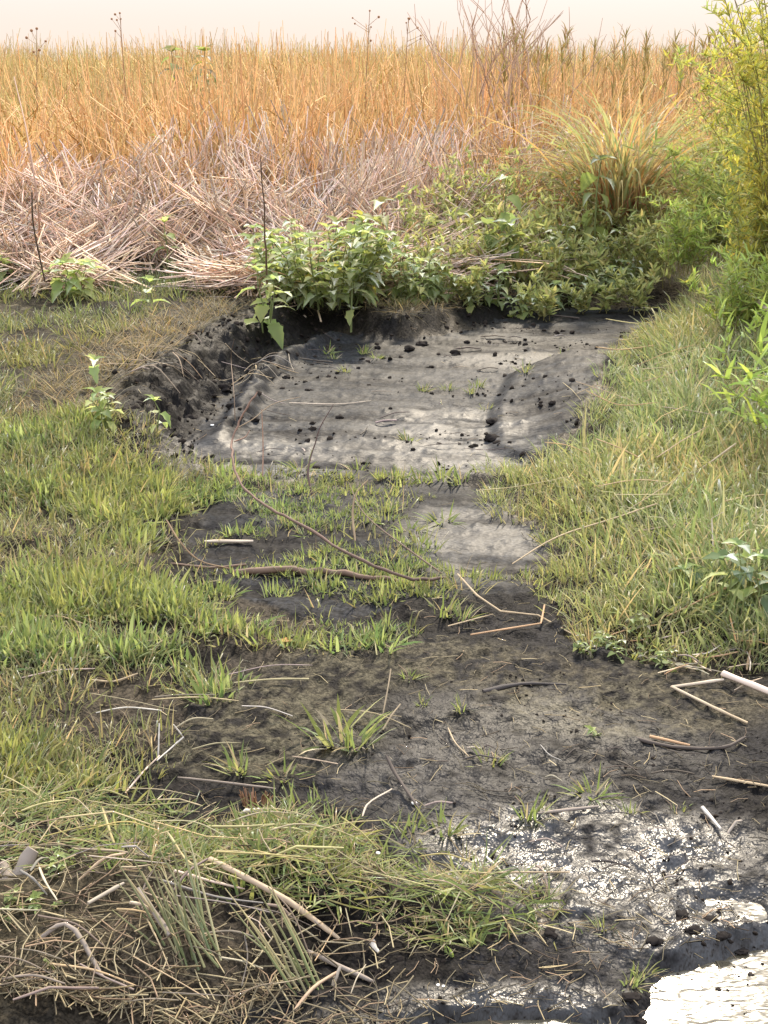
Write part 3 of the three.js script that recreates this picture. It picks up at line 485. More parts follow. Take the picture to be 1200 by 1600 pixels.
willow({ label: 'bushy yellow green shrub at the foot of the tall yellow shrub', at: [2.241,8.089], height: 0.8, stems: 14, reach: 0.42, leaf: 0.09, wid: 0.013, perStem: 100, cols: [...YG, ...YEL] });
willow({ label: 'dense leafy shrub where the grassy bank meets the tall yellow shrub', at: [2.032,7.614], ground: 0.18, height: 0.5, stems: 14, reach: 0.35, leaf: 0.085, wid: 0.013, perStem: 110, cols: [...YG, ...LIME] });
willow({ label: 'hazy yellow shrub at the edge of the reeds behind the tussock', at: [2.769,11.785], height: 1.35, stems: 20, reach: 0.6, leaf: 0.1, wid: 0.013, perStem: 90, cols: [...YEL, ...YG] });
{
  const FW = [[[0.262,10.257],.6],[[0.454,10.907],.75],[[0.638,10.609],.7],[[0.846,11.105],.85],[[1.066,10.718],.75],[[1.273,11.025],.9],[[1.439,10.534],.7],[[2.052,10.83],.8],[[2.126,10.43],.75],[[2.342,11.025],.95],[[0.11,9.418],.42],[[0.351,9.394],.4],[[0.49,10.045],.5],[[0.656,9.701],.45],[[0.813,10.303],.5],[[0.904,9.701],.42],[[1.09,10.207],.55],[[1.114,9.558],.4],[[1.327,10.207],.55],[[1.424,9.701],.42],[[1.636,10.374],.55],[[1.72,9.849],.45],[[1.925,10.374],.5],[[1.995,9.849],.45],[[0.513,9.116],.25],[[1.031,9.166],.25],[[1.44,9.318],.25],[[1.789,9.318],.28]];
  FW.forEach(([at, h0]) => { const h = h0 * 1.18; return willow({ name: 'feathery_weed', label: `${h > 0.65 ? 'very tall' : h > 0.47 ? 'tall' : h > 0.3 ? 'middling' : 'low'} feathery yellow green weed behind the far edge of the channel`, group: 'feathery weeds behind the channel', at, ground: Hy(...at) - 0.01, height: h, stems: 7, reach: 0.14 + 0.2 * h, leaf: 0.075, wid: 0.02, perStem: 44, cols: [[0.34, 0.37, 0.11], [0.41, 0.42, 0.14], [0.28, 0.31, 0.095], [0.46, 0.42, 0.16]] }); });
}
willow({ name: 'willow_shoot', label: 'lime green shoot with long drooping leaves on the grassy bank', at: [1.61,5.708], ground: 0.16, height: 0.42, stems: 3, reach: 0.14, leaf: 0.15, wid: 0.02, perStem: 26, cols: LIME });
willow({ name: 'willow_shoot', label: 'lime green shoot behind the drooping one, below the bleached stick', at: [1.735,6.623], ground: 0.18, height: 0.4, stems: 3, reach: 0.12, leaf: 0.1, wid: 0.015, perStem: 26, cols: LIME });
willow({ name: 'willow_shoot', label: 'tall lime shoot on the bank slope beyond the blue green plant', at: [1.621,5.352], ground: 0.16, height: 0.62, stems: 4, reach: 0.2, leaf: 0.14, wid: 0.019, perStem: 30, cols: LIME });
{
  const [x, d] = TUSSOCK, t = thing('sedge_tussock', 'big arching tussock of long green and orange blades before the reeds', 'tussock', [x, 0.28, -d]);
  const g = new Geo(), k2 = new Geo();
  for (let k = 0; k < 420; k++) { const c = vary(pick([[0.40, 0.38, 0.14], [0.33, 0.36, 0.14], [0.50, 0.41, 0.17], [0.52, 0.31, 0.12]]), 0.2); g.blade(V(U(-0.16, 0.16), 0, U(-0.14, 0.14)), U(0, 6.28), U(0.85, 1.6), U(0.014, 0.024), U(0.05, 0.6), U(0.9, 2.6), c, 7, mixc(c, [0.36, 0.27, 0.11], 0.5)); }
  for (let k = 0; k < 100; k++) { const c = vary(pick([[0.36, 0.13, 0.05], [0.42, 0.17, 0.07], [0.22, 0.09, 0.045]]), 0.25); k2.blade(V(U(-0.2, 0.2), U(0.0, 0.1), U(-0.15, 0.2)), U(0, 6.28), U(0.5, 0.95), U(0.01, 0.016), U(0.3, 0.8), U(1.0, 2.3), c, 6, c); }
  part('green_blades', g.geo(), M.grass, t).userData.kind = 'stuff'; part('dead_blades', k2.geo(), M.dryLeaf, t).userData.kind = 'stuff';
}
{
  const proto = [0, 1, 2, 3].map(() => {
    const t = thing('leafy_cane', 'feathery leafed cane topping the tall growth beyond the tussock', 'cane', [0, 0, 0], 0, 'feathery canes on the horizon'), g = new Geo(), l = new Geo(), hh = 1.55, lx = U(-0.15, 0.15);
    const pts = [0, 0.25, 0.5, 0.75, 1].map((f) => V(lx * f * f, hh * f, U(-0.02, 0.02))); g.tube(pts, [0.006, 0.006, 0.005, 0.004, 0.002], [0.28, 0.2, 0.09], 4); part('stem', g.geo(), M.bark, t);
    for (let k = 0; k < 46; k++) { const f = Math.pow(U(0.05, 1), 0.55), i = Math.min(3, Math.floor(f * 4)), c = vary(pick([[0.30, 0.23, 0.07], [0.24, 0.2, 0.07], [0.33, 0.21, 0.09]]), 0.2); l.blade(pts[i].clone().lerp(pts[i + 1], f * 4 - i), U(0, 6.28), U(0.10, 0.22), 0.014, U(0.1, 0.9), U(0.2, 1.5), c, 3); }
    part('leaves', l.geo(), M.dryLeaf, t).userData.kind = 'stuff'; return t;
  });
  for (let k = 0; k < 64; k++) { const o = k < 4 ? proto[k] : copyOf(proto[k % 4]), d = U(13, 20), x = lerp(0.078, 0.262, Math.pow(R(), 0.85)) * d; o.position.set(x, 0.3, -d); o.rotation.y = U(0, 6.28); const q = U(0.76, 1.06); o.scale.setScalar(q); o.userData.label = `${q > 0.95 ? 'tall' : q > 0.83 ? 'middling' : 'short'} feathery leafed cane ${d > 16.5 ? 'deep' : 'standing'} in the reeds beyond the tussock`; }
}
function branching(g, p, dir, len, r, depth, col, spread) {
  const q = p.clone().addScaledVector(dir, len), m = p.clone().lerp(q, 0.5).add(V(U(-0.04, 0.04) * len, 0, U(-0.04, 0.04) * len));
  g.tube([p, m, q], [r, r * 0.8, r * 0.6], col, 3);
  if (!depth) return;
  for (let k = 0; k < (depth > 3 ? 3 : 2); k++) branching(g, k ? p.clone().lerp(q, U(0.4, 0.95)) : q, dir.clone().add(V(U(-spread, spread), U(-0.1, 0.35), U(-spread, spread))).normalize(), len * U(0.6, 0.85), r * 0.74, depth - 1, col, spread);
}
[[[0.95, 13.2], 0.74, 0.013], [[1.35, 13.6], 0.7, 0.012]].forEach(([[x, d], len, r], i) => {
  const g = new Geo(); for (let k = 0; k < 3; k++) branching(g, V(U(-0.1, 0.1), 0, U(-0.1, 0.1)), V(U(-0.3, 0.3), 1, U(-0.2, 0.2)).normalize(), len, r, 4, [0.40, 0.27, 0.19], 0.6);
  single('bare_shrub', g.geo(), M.bark, ['leafless pinkish shrub with fine twigs against the sky', 'shorter leafless shrub beside the tall twiggy one'][i], 'shrub', null, [x, 0.3, -d]);
});
{
  const seeds = [[-2.92, 16.2, 1.8], [-3.3, 13.5, 1.6], [-0.22, 16, 1.82], [0.2, 15, 1.72]];
  for (const [x, d, h] of seeds) {
    const t = thing('seed_stalk', 'thin weed stalk with round brown seed heads above the reeds', 'weed', [x, 0.3, -d], U(0, 6.28), 'seed stalks on the horizon'), g = new Geo(), lean = U(-0.12, 0.12), top = V(lean, h, 0);
    g.tube([V(0, 0, 0), V(lean * 0.3, h * 0.6, 0), top], [0.006, 0.005, 0.003], [0.25, 0.15, 0.08], 4); const heads = [top];
    for (let k = 0; k < 5; k++) { const p = V(lean * 0.7, h * U(0.8, 0.97), 0), e = p.clone().add(V(U(-0.16, 0.16), U(0.02, 0.14), U(-0.1, 0.1))); g.tube([p, e], [0.003, 0.002], [0.25, 0.15, 0.08], 3); heads.push(e); }
    part('stem', g.geo(), M.bark, t);
    for (const p of heads) { const s = new THREE.IcosahedronGeometry(U(0.009, 0.015), 1); s.setAttribute('color', new THREE.Float32BufferAttribute(new Array(s.attributes.position.count).fill([0.26, 0.14, 0.07]).flat(), 3)); part('seed_head', s, M.bark, t).position.copy(p); }
  }
}

// ---------------------------------------------------------------- sticks and stalks
R = rng(4242);
const on = ([x, d], lift = 0.006) => V(x, Hy(x, d) + lift, -d);
function stalkGeo(pts, r0, r1, c, { flat = 0.75, jitter = 0.06, sides = 6, tip = c, sharp = false } = {}) {
  const v = pts.map((p) => p.isVector3 ? p : V(...p)), out = [], n = (v.length - 1) * 4;
  const curve = sharp || v.length < 3 ? null : new THREE.CatmullRomCurve3(v, false, 'centripetal');
  for (let k = 0; k <= n; k++) {
    const p = curve ? curve.getPoint(k / n) : v[Math.min(v.length - 2, k >> 2)].clone().lerp(v[Math.min(v.length - 2, k >> 2) + 1], k === n ? 1 : (k & 3) / 4);
    if (k && k < n && (curve || k & 3)) p.add(V(U(-1, 1), U(-1, 1), U(-1, 1)).multiplyScalar(r0 * jitter)); out.push(p);
  }
  const node = 3 + Math.floor(R() * 4), g = new Geo(); g.tube(out, out.map((_, k) => lerp(r0, r1, k / (out.length - 1)) * (1 + U(-0.1, 0.1)) * (k % node === node - 1 ? 1.16 : 1) * (k === 0 || k === n ? U(0.5, 1) : 1)), c, sides, flat, tip);
  for (let k = 0; k < g.c.length; k += 3) { const q = U(0.8, 1.15); g.c[k] *= q; g.c[k + 1] *= q; g.c[k + 2] *= q; }
  return g.geo();
}
const PALE = [0.46, 0.38, 0.29], TAN = [0.37, 0.28, 0.17], ORANGE = [0.38, 0.235, 0.125], GREY = [0.22, 0.18, 0.145], DARK = [0.06, 0.045, 0.035], BARKC = [0.12, 0.075, 0.05], WHITE = [0.55, 0.50, 0.43];
function stick(name, label, pts, r0, r1, c, opt = {}) { if (name === 'straw_stalk') { r0 *= 0.75; r1 *= 0.7; } return single(name, stalkGeo(pts, r0, r1, c, opt), M.dry, label, opt.category ?? 'stalk', opt.group); }
stick('broken_reed', 'thick straight bleached reed lying at the edge of the mud', [on([1.099,3.398],.02), on([0.96,3.534],.022)], .0115, .0105, [0.58, 0.47, 0.38]);
stick('broken_reed', 'thin bleached reed bent to a point beside the thick pale reed', [on([0.96,3.518],.012), on([0.808,3.481],.012), on([0.889,3.348],.01), on([0.97,3.284],.008)], .0058, .0045, PALE, { tip: TAN, sharp: true });
stick('straw_stalk', 'long tan stalk with a knee lying across the mud below the grass strip', [[0.245,0.05,-4.255], [0.301,0.03,-4.117], on([0.37,4.019],.02), on([0.485,3.988],.015), on([0.585,3.877],.01)], .0055, .004, TAN, { sharp: true });
stick('straw_stalk', 'orange tan stalk crossing under the kneed stalk', [on([0.265,3.853],.01), on([0.488,3.922],.012), on([0.51,4.029],.03)], .005, .004, ORANGE, { sharp: true });
stick('straw_stalk', 'short tan stalk lying beside the kneed stalk', [on([0.198,3.902],.01), on([0.343,3.988],.02)], .004, .003, TAN);
stick('straw_stalk', 'long pale straw with a frayed root end in the bank grass', [on([0.443,4.427],.03), on([0.619,4.606],.05), on([0.836,4.673],.07), on([0.988,4.714],.09)], .004, .006, TAN);
stick('straw_stalk', 'orange forked straw in the bank grass below the blue green plant', [on([0.872,3.902],.05), on([1.073,3.998],.07), on([1.141,4.029],.08), on([1.222,3.952],.07)], .0045, .004, ORANGE);
stick('straw_stalk', 'upright bent straw in the grass of the sloping bank', [[1.107,0.1,-4.316], [1.11,0.2,-4.389], [1.142,0.23,-4.368]], .0035, .003, PALE, { sharp: true });
stick('log', 'dark rotten log half sunk in the grass strip', [on([-.518,4.408],.0), on([-.461,4.384],.012), on([-.263,4.372],.014), on([-.087,4.336],.008), on([0.086,4.295],.004)], .017, .008, BARKC, { category: 'log', jitter: 0.3, flat: 0.8 });
stick('stick', 'pale peeled stick lying beside the rotten log', [on([-.65,4.666],.012), on([-.475,4.68],.012)], .008, .007, PALE, { category: 'stick' });
stick('stick', 'dark thin stick running behind the rotten log', [on([-.737,4.439],.02), on([-.596,4.408],.025), on([-.476,4.427],.02)], .006, .005, BARKC, { category: 'stick' });
{
  const t = thing('dead_branch', 'long bare brown branch with one end rising above the grass', 'branch');
  part('limb', stalkGeo([on([0.217,4.318],.008), [0.095,0.05,-4.214], [-.032,0.075,-4.267], [-.176,0.095,-4.424], [-.332,0.11,-4.638], [-.436,0.115,-4.784], [-.52,0.125,-4.93], [-.571,0.15,-5.055], [-.595,0.195,-5.165], [-.609,0.22,-5.328], [-.586,0.28,-5.373], [-.549,0.34,-5.389], [-.514,0.39,-5.424]], .0055, .0038, [0.085, 0.055, 0.042], { jitter: 0.7, tip: [0.22, 0.13, 0.09], flat: 1 }), M.bark, t);
  part('twig', stalkGeo([[-.589,0.26,-5.348], [-.53,0.29,-5.366], [-.455,0.34,-5.41], [-.34,0.36,-5.459]], .0028, .0015, [0.26, 0.19, 0.12]), M.bark, t);
  part('twig', stalkGeo([[-.607,0.2,-5.352], [-.564,0.21,-5.393], [-.55,0.23,-5.419]], .004, .002, [0.22, 0.13, 0.09]), M.bark, t);
  part('twig', stalkGeo([on([0.196,4.336],.02), on([0.09,4.489],.05), on([-.071,4.791],.08), on([-.139,5.131],.10)], .004, .002, [0.12, 0.08, 0.055]), M.bark, t);
  part('twig', stalkGeo([[-.102,0.06,-4.554], [-.112,0.14,-4.635], [-.099,0.2,-4.673], [-.057,0.24,-4.699]], .004, .003, [0.28, 0.2, 0.12]), M.bark, t);
}
stick('twig', 'dark upright forked twig at the near edge of the scrape', [[-.289,0,-5.254], [-.308,0.08,-5.301], [-.297,0.14,-5.354], [-.282,0.18,-5.375], [-.26,0.25,-5.385], [-.205,0.34,-5.41]], .005, .002, [0.1, 0.06, 0.05], { category: 'twig' });
stick('twig', 'reddish straight twig standing in the wet scrape', [[-.51,0,-5.489], [-.508,0.12,-5.538], [-.511,0.28,-5.561]], .004, .003, [0.33, 0.2, 0.14], { category: 'twig' });
stick('twig', 'thin tall twig at the foot of the cut bank', [[-.703,0,-6.267], [-.709,0.15,-6.315], [-.767,0.24,-6.753], [-.702,0.42,-6.343]], .0035, .002, [0.16, 0.11, 0.07], { category: 'twig' });
stick('twig', 'arching thin brown twig over the grass behind the rotten log', [[-.75,0.17,-4.463], [-.697,0.12,-4.387], [-.631,0.06,-4.361], on([-.526,4.378],.02)], .0035, .003, [0.2, 0.13, 0.07], { category: 'twig' });
stick('dry_stalk', 'dark upright dead stalk in front of the rounded bush', [[-.704,0.3,-8.257], [-.68,0.62,-7.933], [-.663,0.86,-7.718], [-.641,1.18,-7.328]], .006, .003, [0.2, 0.13, 0.085], { category: 'stalk', jitter: 0.5 });
stick('dry_stalk', 'pinkish bare stalk standing in the fallen reeds', [[-2.483,0.3,-9.947], [-2.392,0.65,-9.648], [-2.474,1.02,-9.889], [-3.043,1.5,-11.817]], .008, .004, [0.3, 0.18, 0.12], { category: 'stalk' });
stick('dry_stalk', 'short dark stalk beside the pinkish bare stalk', [[-2.174,0.3,-8.79], [-2.141,0.7,-8.483], [-2.057,0.92,-8.18]], .006, .004, [0.14, 0.1, 0.07], { category: 'stalk' });
stick('dry_stalk', 'slanting brown stalk among the standing reeds', [[-2.039,0.5,-15.922], [-1.977,0.78,-16.536], [-2.089,1.05,-19.114]], .007, .004, [0.24, 0.13, 0.09], { category: 'stalk' });
stick('stick', 'bleached peeled stick leaning in the shrubs above the grassy bank', [[2.014,0.45,-7.848], [2.053,0.4,-7.583], [2.135,0.34,-7.254]], .016, .017, PALE, { category: 'stick' });
stick('straw_stalk', 'pale straw lying on the grey floor of the scrape', [on([-.482,6.776],.008), on([-.243,6.736],.008), on([-.065,6.803],.004)], .0055, .003, PALE);
stick('reed_stub', 'thick weathered reed stub leaning out of the dead stems', [on([-.801,2.484],.0), [-.765,0.08,-2.434], [-.728,0.13,-2.47]], .017, .019, GREY, { category: 'stub', flat: 0.8 });
stick('reed_stub', 'thick pale reed lying at the edge of the grass clump', [on([-.367,2.5],.03), on([-.286,2.432],.035), on([-.196,2.384],.03), on([-.09,2.335],.012)], .0075, .007, [0.36, 0.27, 0.18], { category: 'stalk' });
stick('reed_stub', 'grey split reed stub pointing up from the dead stems', [on([-.517,2.109],.02), on([-.604,2.211],.03), [-.665,0.1,-2.191]], .0045, .006, GREY, { category: 'stub' });
stick('reed_stub', 'short brownish reed piece crossing the dark hollow', [on([-.575,2.279],.05), on([-.518,2.349],.05)], .0045, .005, [0.3, 0.25, 0.19], { category: 'stub' });
stick('reed_stub', 'grey reed piece sloping out of the dark hollow', [on([-.481,2.3],.06), on([-.407,2.211],.03)], .007, .006, GREY, { category: 'stub' });
stick('reed_stub', 'green cut stem lying on the dead stems', [on([-.62,2.109],.03), [-.581,0.06,-2.124], [-.545,0.09,-2.131]], .0055, .0045, [0.15, 0.17, 0.05], { category: 'stub' });
stick('straw_stalk', 'long yellow straw leaning across the foreground grass clump', [[-.621,0.12,-2.652], [-.567,0.08,-2.542], on([-.523,2.495],.02)], .004, .0035, [0.42, 0.34, 0.15]);
stick('straw_stalk', 'slanting straw leaning over the hollow in the grass clump', [[-.465,0.11,-2.569], [-.404,0.08,-2.493], on([-.344,2.477],.03)], .004, .0035, [0.44, 0.36, 0.18]);
stick('straw_stalk', 'straw standing up out of the mud tuft', [on([-.003,3.329],.0), [0.009,0.05,-3.375], [0.019,0.09,-3.432]], .003, .0025, TAN);
stick('straw_stalk', 'leaning tan straw beside the mud tuft', [on([-.003,3.248],.0), [0.02,0.03,-3.27], [0.044,0.05,-3.298]], .004, .003, TAN);
stick('straw_stalk', 'white standing straw on the brown earth', [on([-.576,3.109],.0), [-.575,0.035,-3.129], [-.575,0.07,-3.149]], .004, .0035, WHITE);
stick('straw_stalk', 'white straw bent like an elbow on the brown earth', [[-.541,0.06,-3.161], on([-.518,3.167],.02), on([-.574,3.076],.01)], .0036, .003, WHITE, { sharp: true });
stick('straw_stalk', 'thin curved straw on the open mud', [on([0.169,3.248],.008), on([0.185,3.16],.008), on([0.219,3.092],.006)], .003, .002, TAN);
stick('straw_stalk', 'pale hooked straw below the dark twig', [on([-.05,2.78],.02), [-.04,0.03,-2.815], on([0.019,2.919],.012)], .0035, .003, PALE);
stick('twig', 'dark twig with a pale knot lying on the mud', [[0.005,0.05,-3.017], on([0.028,2.964],.02), on([0.083,2.825],.006)], .005, .004, DARK, { category: 'twig' });
stick('stick', 'white tipped stick half sunk in wet mud', [on([0.227,2.631],.014), on([0.275,2.535],.008), on([0.328,2.491],.002)], .0045, .004, WHITE, { category: 'stick', tip: DARK });
stick('stick', 'short white stick on the glistening mud', [on([0.75,2.836],.01), on([0.773,2.747],.01)], .006, .004, WHITE, { category: 'stick' });
stick('stick', 'thin stick running from a mud tuft', [on([0.358,2.797],.012), on([0.506,2.836],.012)], .0055, .004, GREY, { category: 'stick' });
stick('stick', 'straight pale stick along the far mud margin', [on([0.806,2.983],.01), on([0.953,2.928],.01)], .005, .004, TAN, { category: 'stick' });
stick('stick', 'flat orange chip beside the dark sunken stem', [on([0.692,3.195],.008), on([0.789,3.156],.008)], .005, .004, ORANGE, { category: 'stick' });
stick('stick', 'dark sunken stem in the mud behind the orange chip', [on([0.636,3.205],.0), on([0.742,3.15],.004), on([0.87,3.136],.006), on([0.943,3.195],.008)], .007, .004, DARK, { category: 'stick' });
stick('stick', 'rotten black stem in the long hollow of the mud', [on([0.277,3.461],.0), on([0.388,3.506],.006), on([0.515,3.51],.002)], .011, .004, [0.035, 0.028, 0.025], { category: 'stick', flat: 0.5 });
stick('stick', 'white curled flake standing in the dark mud', [on([-.01,2.292],.004), [-.02,0.02,-2.297], [-.025,0.03,-2.304]], .0055, .007, WHITE, { category: 'stick', flat: 0.35 });
stick('stick', 'pale pointed stub near the white curled flake', [on([-.098,2.201],.004), [-.091,0.02,-2.204], [-.084,0.035,-2.213]], .006, .004, PALE, { category: 'stick' });
stick('stick', 'grey stick sliding from the heap onto the mud', [on([-.152,2.296],.01), on([-.075,2.24],.01), on([-.019,2.213],.008)], .006, .005, GREY, { category: 'stick' });
stick('stick', 'dark slim root across the far floor of the scrape', [on([0.954,9.449],.01), on([1.083,9.207],.02), on([1.302,9.067],.012)], .011, .007, DARK, { category: 'stick' });
{
  // heaps of dead stems: each a thing of its own
  const toneWord = (c) => { const l = c[0] + c[1] + c[2]; return c[0] > c[1] * 1.6 ? (l < 0.25 ? 'dark brown' : 'orange') : l > 1.2 ? 'pale' : l > 0.72 ? 'tan' : l > 0.48 ? 'grey brown' : 'dark'; };
  const heap = (n, poly, label, group, len, r, cols, lift, seed) => {
    R = rng(seed); const xs = poly.map((p) => p[0]), ds = poly.map((p) => p[1]);
    for (let k = 0, tries = 0; k < n && tries < 4000; tries++) {
      const x = U(Math.min(...xs), Math.max(...xs)), d = U(Math.min(...ds), Math.max(...ds)); if (!inPoly(poly, x, d)) continue; k++;
      const a = R() < 0.6 ? U(-0.5, 0.5) + Math.PI / 2 : U(0, 3.14), l = U(...len) / 2, l1 = U(0, lift), l2 = U(0, lift), bend = U(-0.14, 0.14) * l;
      const A = on([x - Math.sin(a) * l, d - Math.cos(a) * l], 0.006 + l1), B = on([x + bend, d + bend], 0.008 + (l1 + l2) / 2 + U(0, 0.01)), C = on([x + Math.sin(a) * l, d + Math.cos(a) * l], 0.006 + l2), rr = lerp(r[0], r[1], Math.pow(R(), 1.8));
      const ci = Math.floor(R() * cols.length), look = `${l > (len[0] + len[1]) / 4 ? 'long' : 'short'} ${toneWord(cols[ci])} `; single('dead_stalk', stalkGeo([A, B, C], rr, rr * U(0.5, 1), vary(cols[ci], 0.2), { sides: 5, flat: U(0.4, 1), sharp: R() < 0.2 }), M.dry, look + label, 'stalk', group);
    }
  };
  heap(60, [[-.87,2.495],[-.556,2.567],[-.367,2.495],[-.13,2.362],[0.049,2.22],[-.048,2.145],[-.179,2.127],[-.253,2.024],[-.736,2.024]], 'reed stalk in the tangled heap of dead stems on dark soil', 'dead stems in the foreground heap', [0.05, 0.2], [0.0012, 0.0042], [TAN, GREY, [0.3, 0.23, 0.15], [0.2, 0.15, 0.11], [0.13, 0.1, 0.075], PALE], 0.06, 11);
  heap(36, [[-.957,2.802],[-.523,2.802],[-.178,2.774],[0.056,2.616],[0.34,2.495],[0.288,2.384],[-.053,2.405],[-.408,2.495],[-.876,2.519]], 'straw lying over the foreground grass clump', 'straws over the foreground grass clump', [0.08, 0.24], [0.0013, 0.003], [[0.42, 0.34, 0.17], [0.36, 0.31, 0.14], [0.30, 0.25, 0.1], TAN], 0.07, 12);
  heap(26, [[-1.209,3.829],[-.55,4.029],[-.293,3.56],[0.036,3.477],[0,3.043],[-.422,2.831],[-.766,2.889],[-.631,3.177],[-.959,3.437]], 'straw scattered on the brown earth between grass patches', 'straws on the brown earth', [0.1, 0.26], [0.0018, 0.004], [TAN, PALE, [0.3, 0.24, 0.15], GREY], 0.02, 13);
  heap(24, [[0.654,3.902],[1.17,3.829],[1.065,3.437],[0.842,3.56],[0.687,3.735]], 'straw at the foot of the sloping bank beside the mud', 'straws at the foot of the bank', [0.06, 0.2], [0.002, 0.0045], [TAN, GREY, ORANGE, PALE], 0.03, 14);
  heap(40, [[0.435,5.563],[1.63,8.629],[2.69,9.549],[1.196,3.927],[0.585,3.829],[0.598,4.619]], 'straw tangled in the sloping bank grass', 'straws in the bank grass', [0.12, 0.4], [0.002, 0.004], [[0.42, 0.33, 0.17], TAN, ORANGE], 0.16, 15);
  heap(32, [[0,3.109],[0.972,3.212],[0.819,2.616],[0.402,2.45],[0.142,2.642]], 'stem fragment sunk in the open wet mud', 'fragments in the wet mud', [0.025, 0.11], [0.0015, 0.004], [DARK, GREY, DARK, [0.3, 0.25, 0.2]], 0.006, 16);
  heap(30, [[-.706,6.065],[-.39,8.229],[1.281,9.067],[0.448,5.754],[-.272,5.563]], 'twig fragment on the grey floor of the scrape', 'fragments in the scrape', [0.05, 0.22], [0.002, 0.006], [DARK, [0.07, 0.05, 0.04], DARK, GREY], 0.012, 17);
  heap(36, [[-1.714,6.938],[-1.251,7.374],[-.648,7.661],[-.468,7.614],[-.725,6.938],[-1.217,6.365]], 'stem lying on the crumbling top of the cut bank', 'stems on the cut bank', [0.08, 0.3], [0.002, 0.0045], [TAN, [0.3, 0.22, 0.14], GREY], 0.03, 18);
}
{
  R = rng(5);
  const rush = (at, n, label, lean) => { const t = thing('rush_clump', label, 'rush', [at[0], Hy(...at) - 0.01, -at[1]]); for (let k = 0; k < n; k++) { const az = lean + U(-0.7, 0.7), l = U(0.12, 0.27), a = U(0.35, 0.95), x = U(-0.05, 0.05), z = U(-0.03, 0.03), c = vary(pick([[0.12, 0.15, 0.065], [0.16, 0.18, 0.08], [0.34, 0.29, 0.15]]), 0.2); const g = new Geo(); g.tube([V(x, 0, z), V(x + Math.sin(az) * Math.sin(a) * l * 0.5, Math.cos(a) * l * 0.55, z + Math.cos(az) * Math.sin(a) * l * 0.5), V(x + Math.sin(az) * Math.sin(a) * l, Math.cos(a) * l, z + Math.cos(az) * Math.sin(a) * l)], [0.0027, 0.0023, 0.001], c, 5, 1, mixc(c, [0.3, 0.24, 0.12], 0.4)); part('stem', g.geo(), M.bark, t); } };
  rush([-.352,2.224], 26, 'clump of round green rush stems beside the dark hollow', -2.3);
  rush([-.149,2.192], 12, 'sparse rush clump with long leaning stems at the mud edge', -2.0);
  const t = thing('root_clump', 'torn brown root clump with upright fibres on the dark soil', 'roots', on([-.303,2.854], -0.01).toArray());
  for (let k = 0; k < 26; k++) { const g = new Geo(), c = vary([0.24, 0.13, 0.07], 0.3), x = U(-0.03, 0.03); g.tube([V(x, 0, U(-0.015, 0.015)), V(x * 1.15, U(0.02, 0.032), U(-0.015, 0.015)), V(x * 1.4, U(0.035, 0.06), U(-0.02, 0.02))], [0.003, 0.0028, 0.001], c, 4); part('fibre', g.geo(), M.bark, t); }
  const g = new Geo(); g.tube([V(-0.035, 0.004, 0.03), V(-0.02, 0.016, 0.034), V(0.02, 0.018, 0.034), V(0.05, 0.006, 0.03)], [0.004, 0.006, 0.006, 0.004], WHITE, 5); part('bleached_stem', g.geo(), M.dry, t);
}

// ---------------------------------------------------------------- single tufts on the mud
R = rng(31);
{
  const protos = [0, 1, 2, 3, 4].map((k) => tuft(26, 0.085, 0.0075, 0.03, 0.2, { lean: 1.25, curl: 0.9, segs: 4 }));
  const put = (at, sc, label, group) => { const m = single('grass_tuft', pick(protos), M.grass, label, 'grass tuft', group, [at[0], Hy(...at), -at[1]]); m.rotation.y = U(0, 6.28); m.scale.set(sc * 1.15, sc, sc * 1.15); };
  put([-.117,3.212], 1.7, 'large splayed grass tuft with straws on the mud margin'); put([-.074,3.16], 1.1, 'small grass tuft against the large splayed tuft');
  put([0.268,3.076], .72, 'yellowish grass tuft alone in the middle of the open mud'); put([0.341,2.808], .8, 'grass tuft at the end of a thin grey stick'); put([0.5,2.904], .8, 'ragged yellowing tuft behind the thin grey stick');
  put([-.252,2.986], .75, 'short grass tuft on the brown earth above the torn roots'); put([-.354,3.027], .9, 'thin upright grass tuft on the brown earth'); put([0.194,4.029], 1.0, 'flat grass tuft on the damp mud below the grass strip'); put([0.242,3.988], .8, 'low grass tuft beside the kneed straw');
  put([0.132,2.747], .9, 'grass tuft sprawling from the foreground clump onto mud'); put([0.059,2.747], .8, 'grass tuft behind the sprawling one');
  for (const [at, sc] of [[[0.241,5.471], 1.3], [[0.16,5.453], .9], [[0.318,5.417], 1.0], [[0.081,5.516], .8]]) put(at, sc, 'dark tuft in the broken row at the near edge of the scrape', 'tufts along the near edge of the scrape');
  for (const [at, sc] of [[[-.122,8.006], .8], [[-.037,7.863], .7], [[-.299,7.863], .6], [[0.338,7.067], .7], [[0.453,6.996], .6], [[0.512,6.658], .6], [[1.128,7.776], .9], [[-.215,7.525], .7], [[1.622,9.6], .9], [[-.342,8.006], .9], [[0.118,6.065], .8], [[0.202,7.038], .8], [[0.759,7.214], .9], [[-.356,5.609], 1.0], [[-.11,5.657], .9], [[1.014,7.607], 1.0], [[0.495,7.14], .8]]) put(at, sc, 'sparse green tuft rooted in the grey scrape floor', 'tufts in the scrape');
  for (const [at, sc] of [[[0.506,2.25], .5], [[0.452,2.384], .5], [[0.476,2.22], .5], [[0.186,2.331], .5], [[0.581,2.836], .45], [[0.696,2.845], .4]]) put(at, sc, 'flattened muddy tuft near the puddle', 'muddy tufts near the puddle');
  for (const [at, sc] of [[[0.22,4.937], 1.0], [[0.096,4.827], 1.0], [[0,5.051], 1.0], [[0.209,3.359], .5], [[0.073,3.56], .5], [[0.106,3.398], .4]]) put(at, sc, 'small tuft on the strip of mud between the grass patches', 'small tufts between the grass patches');
}
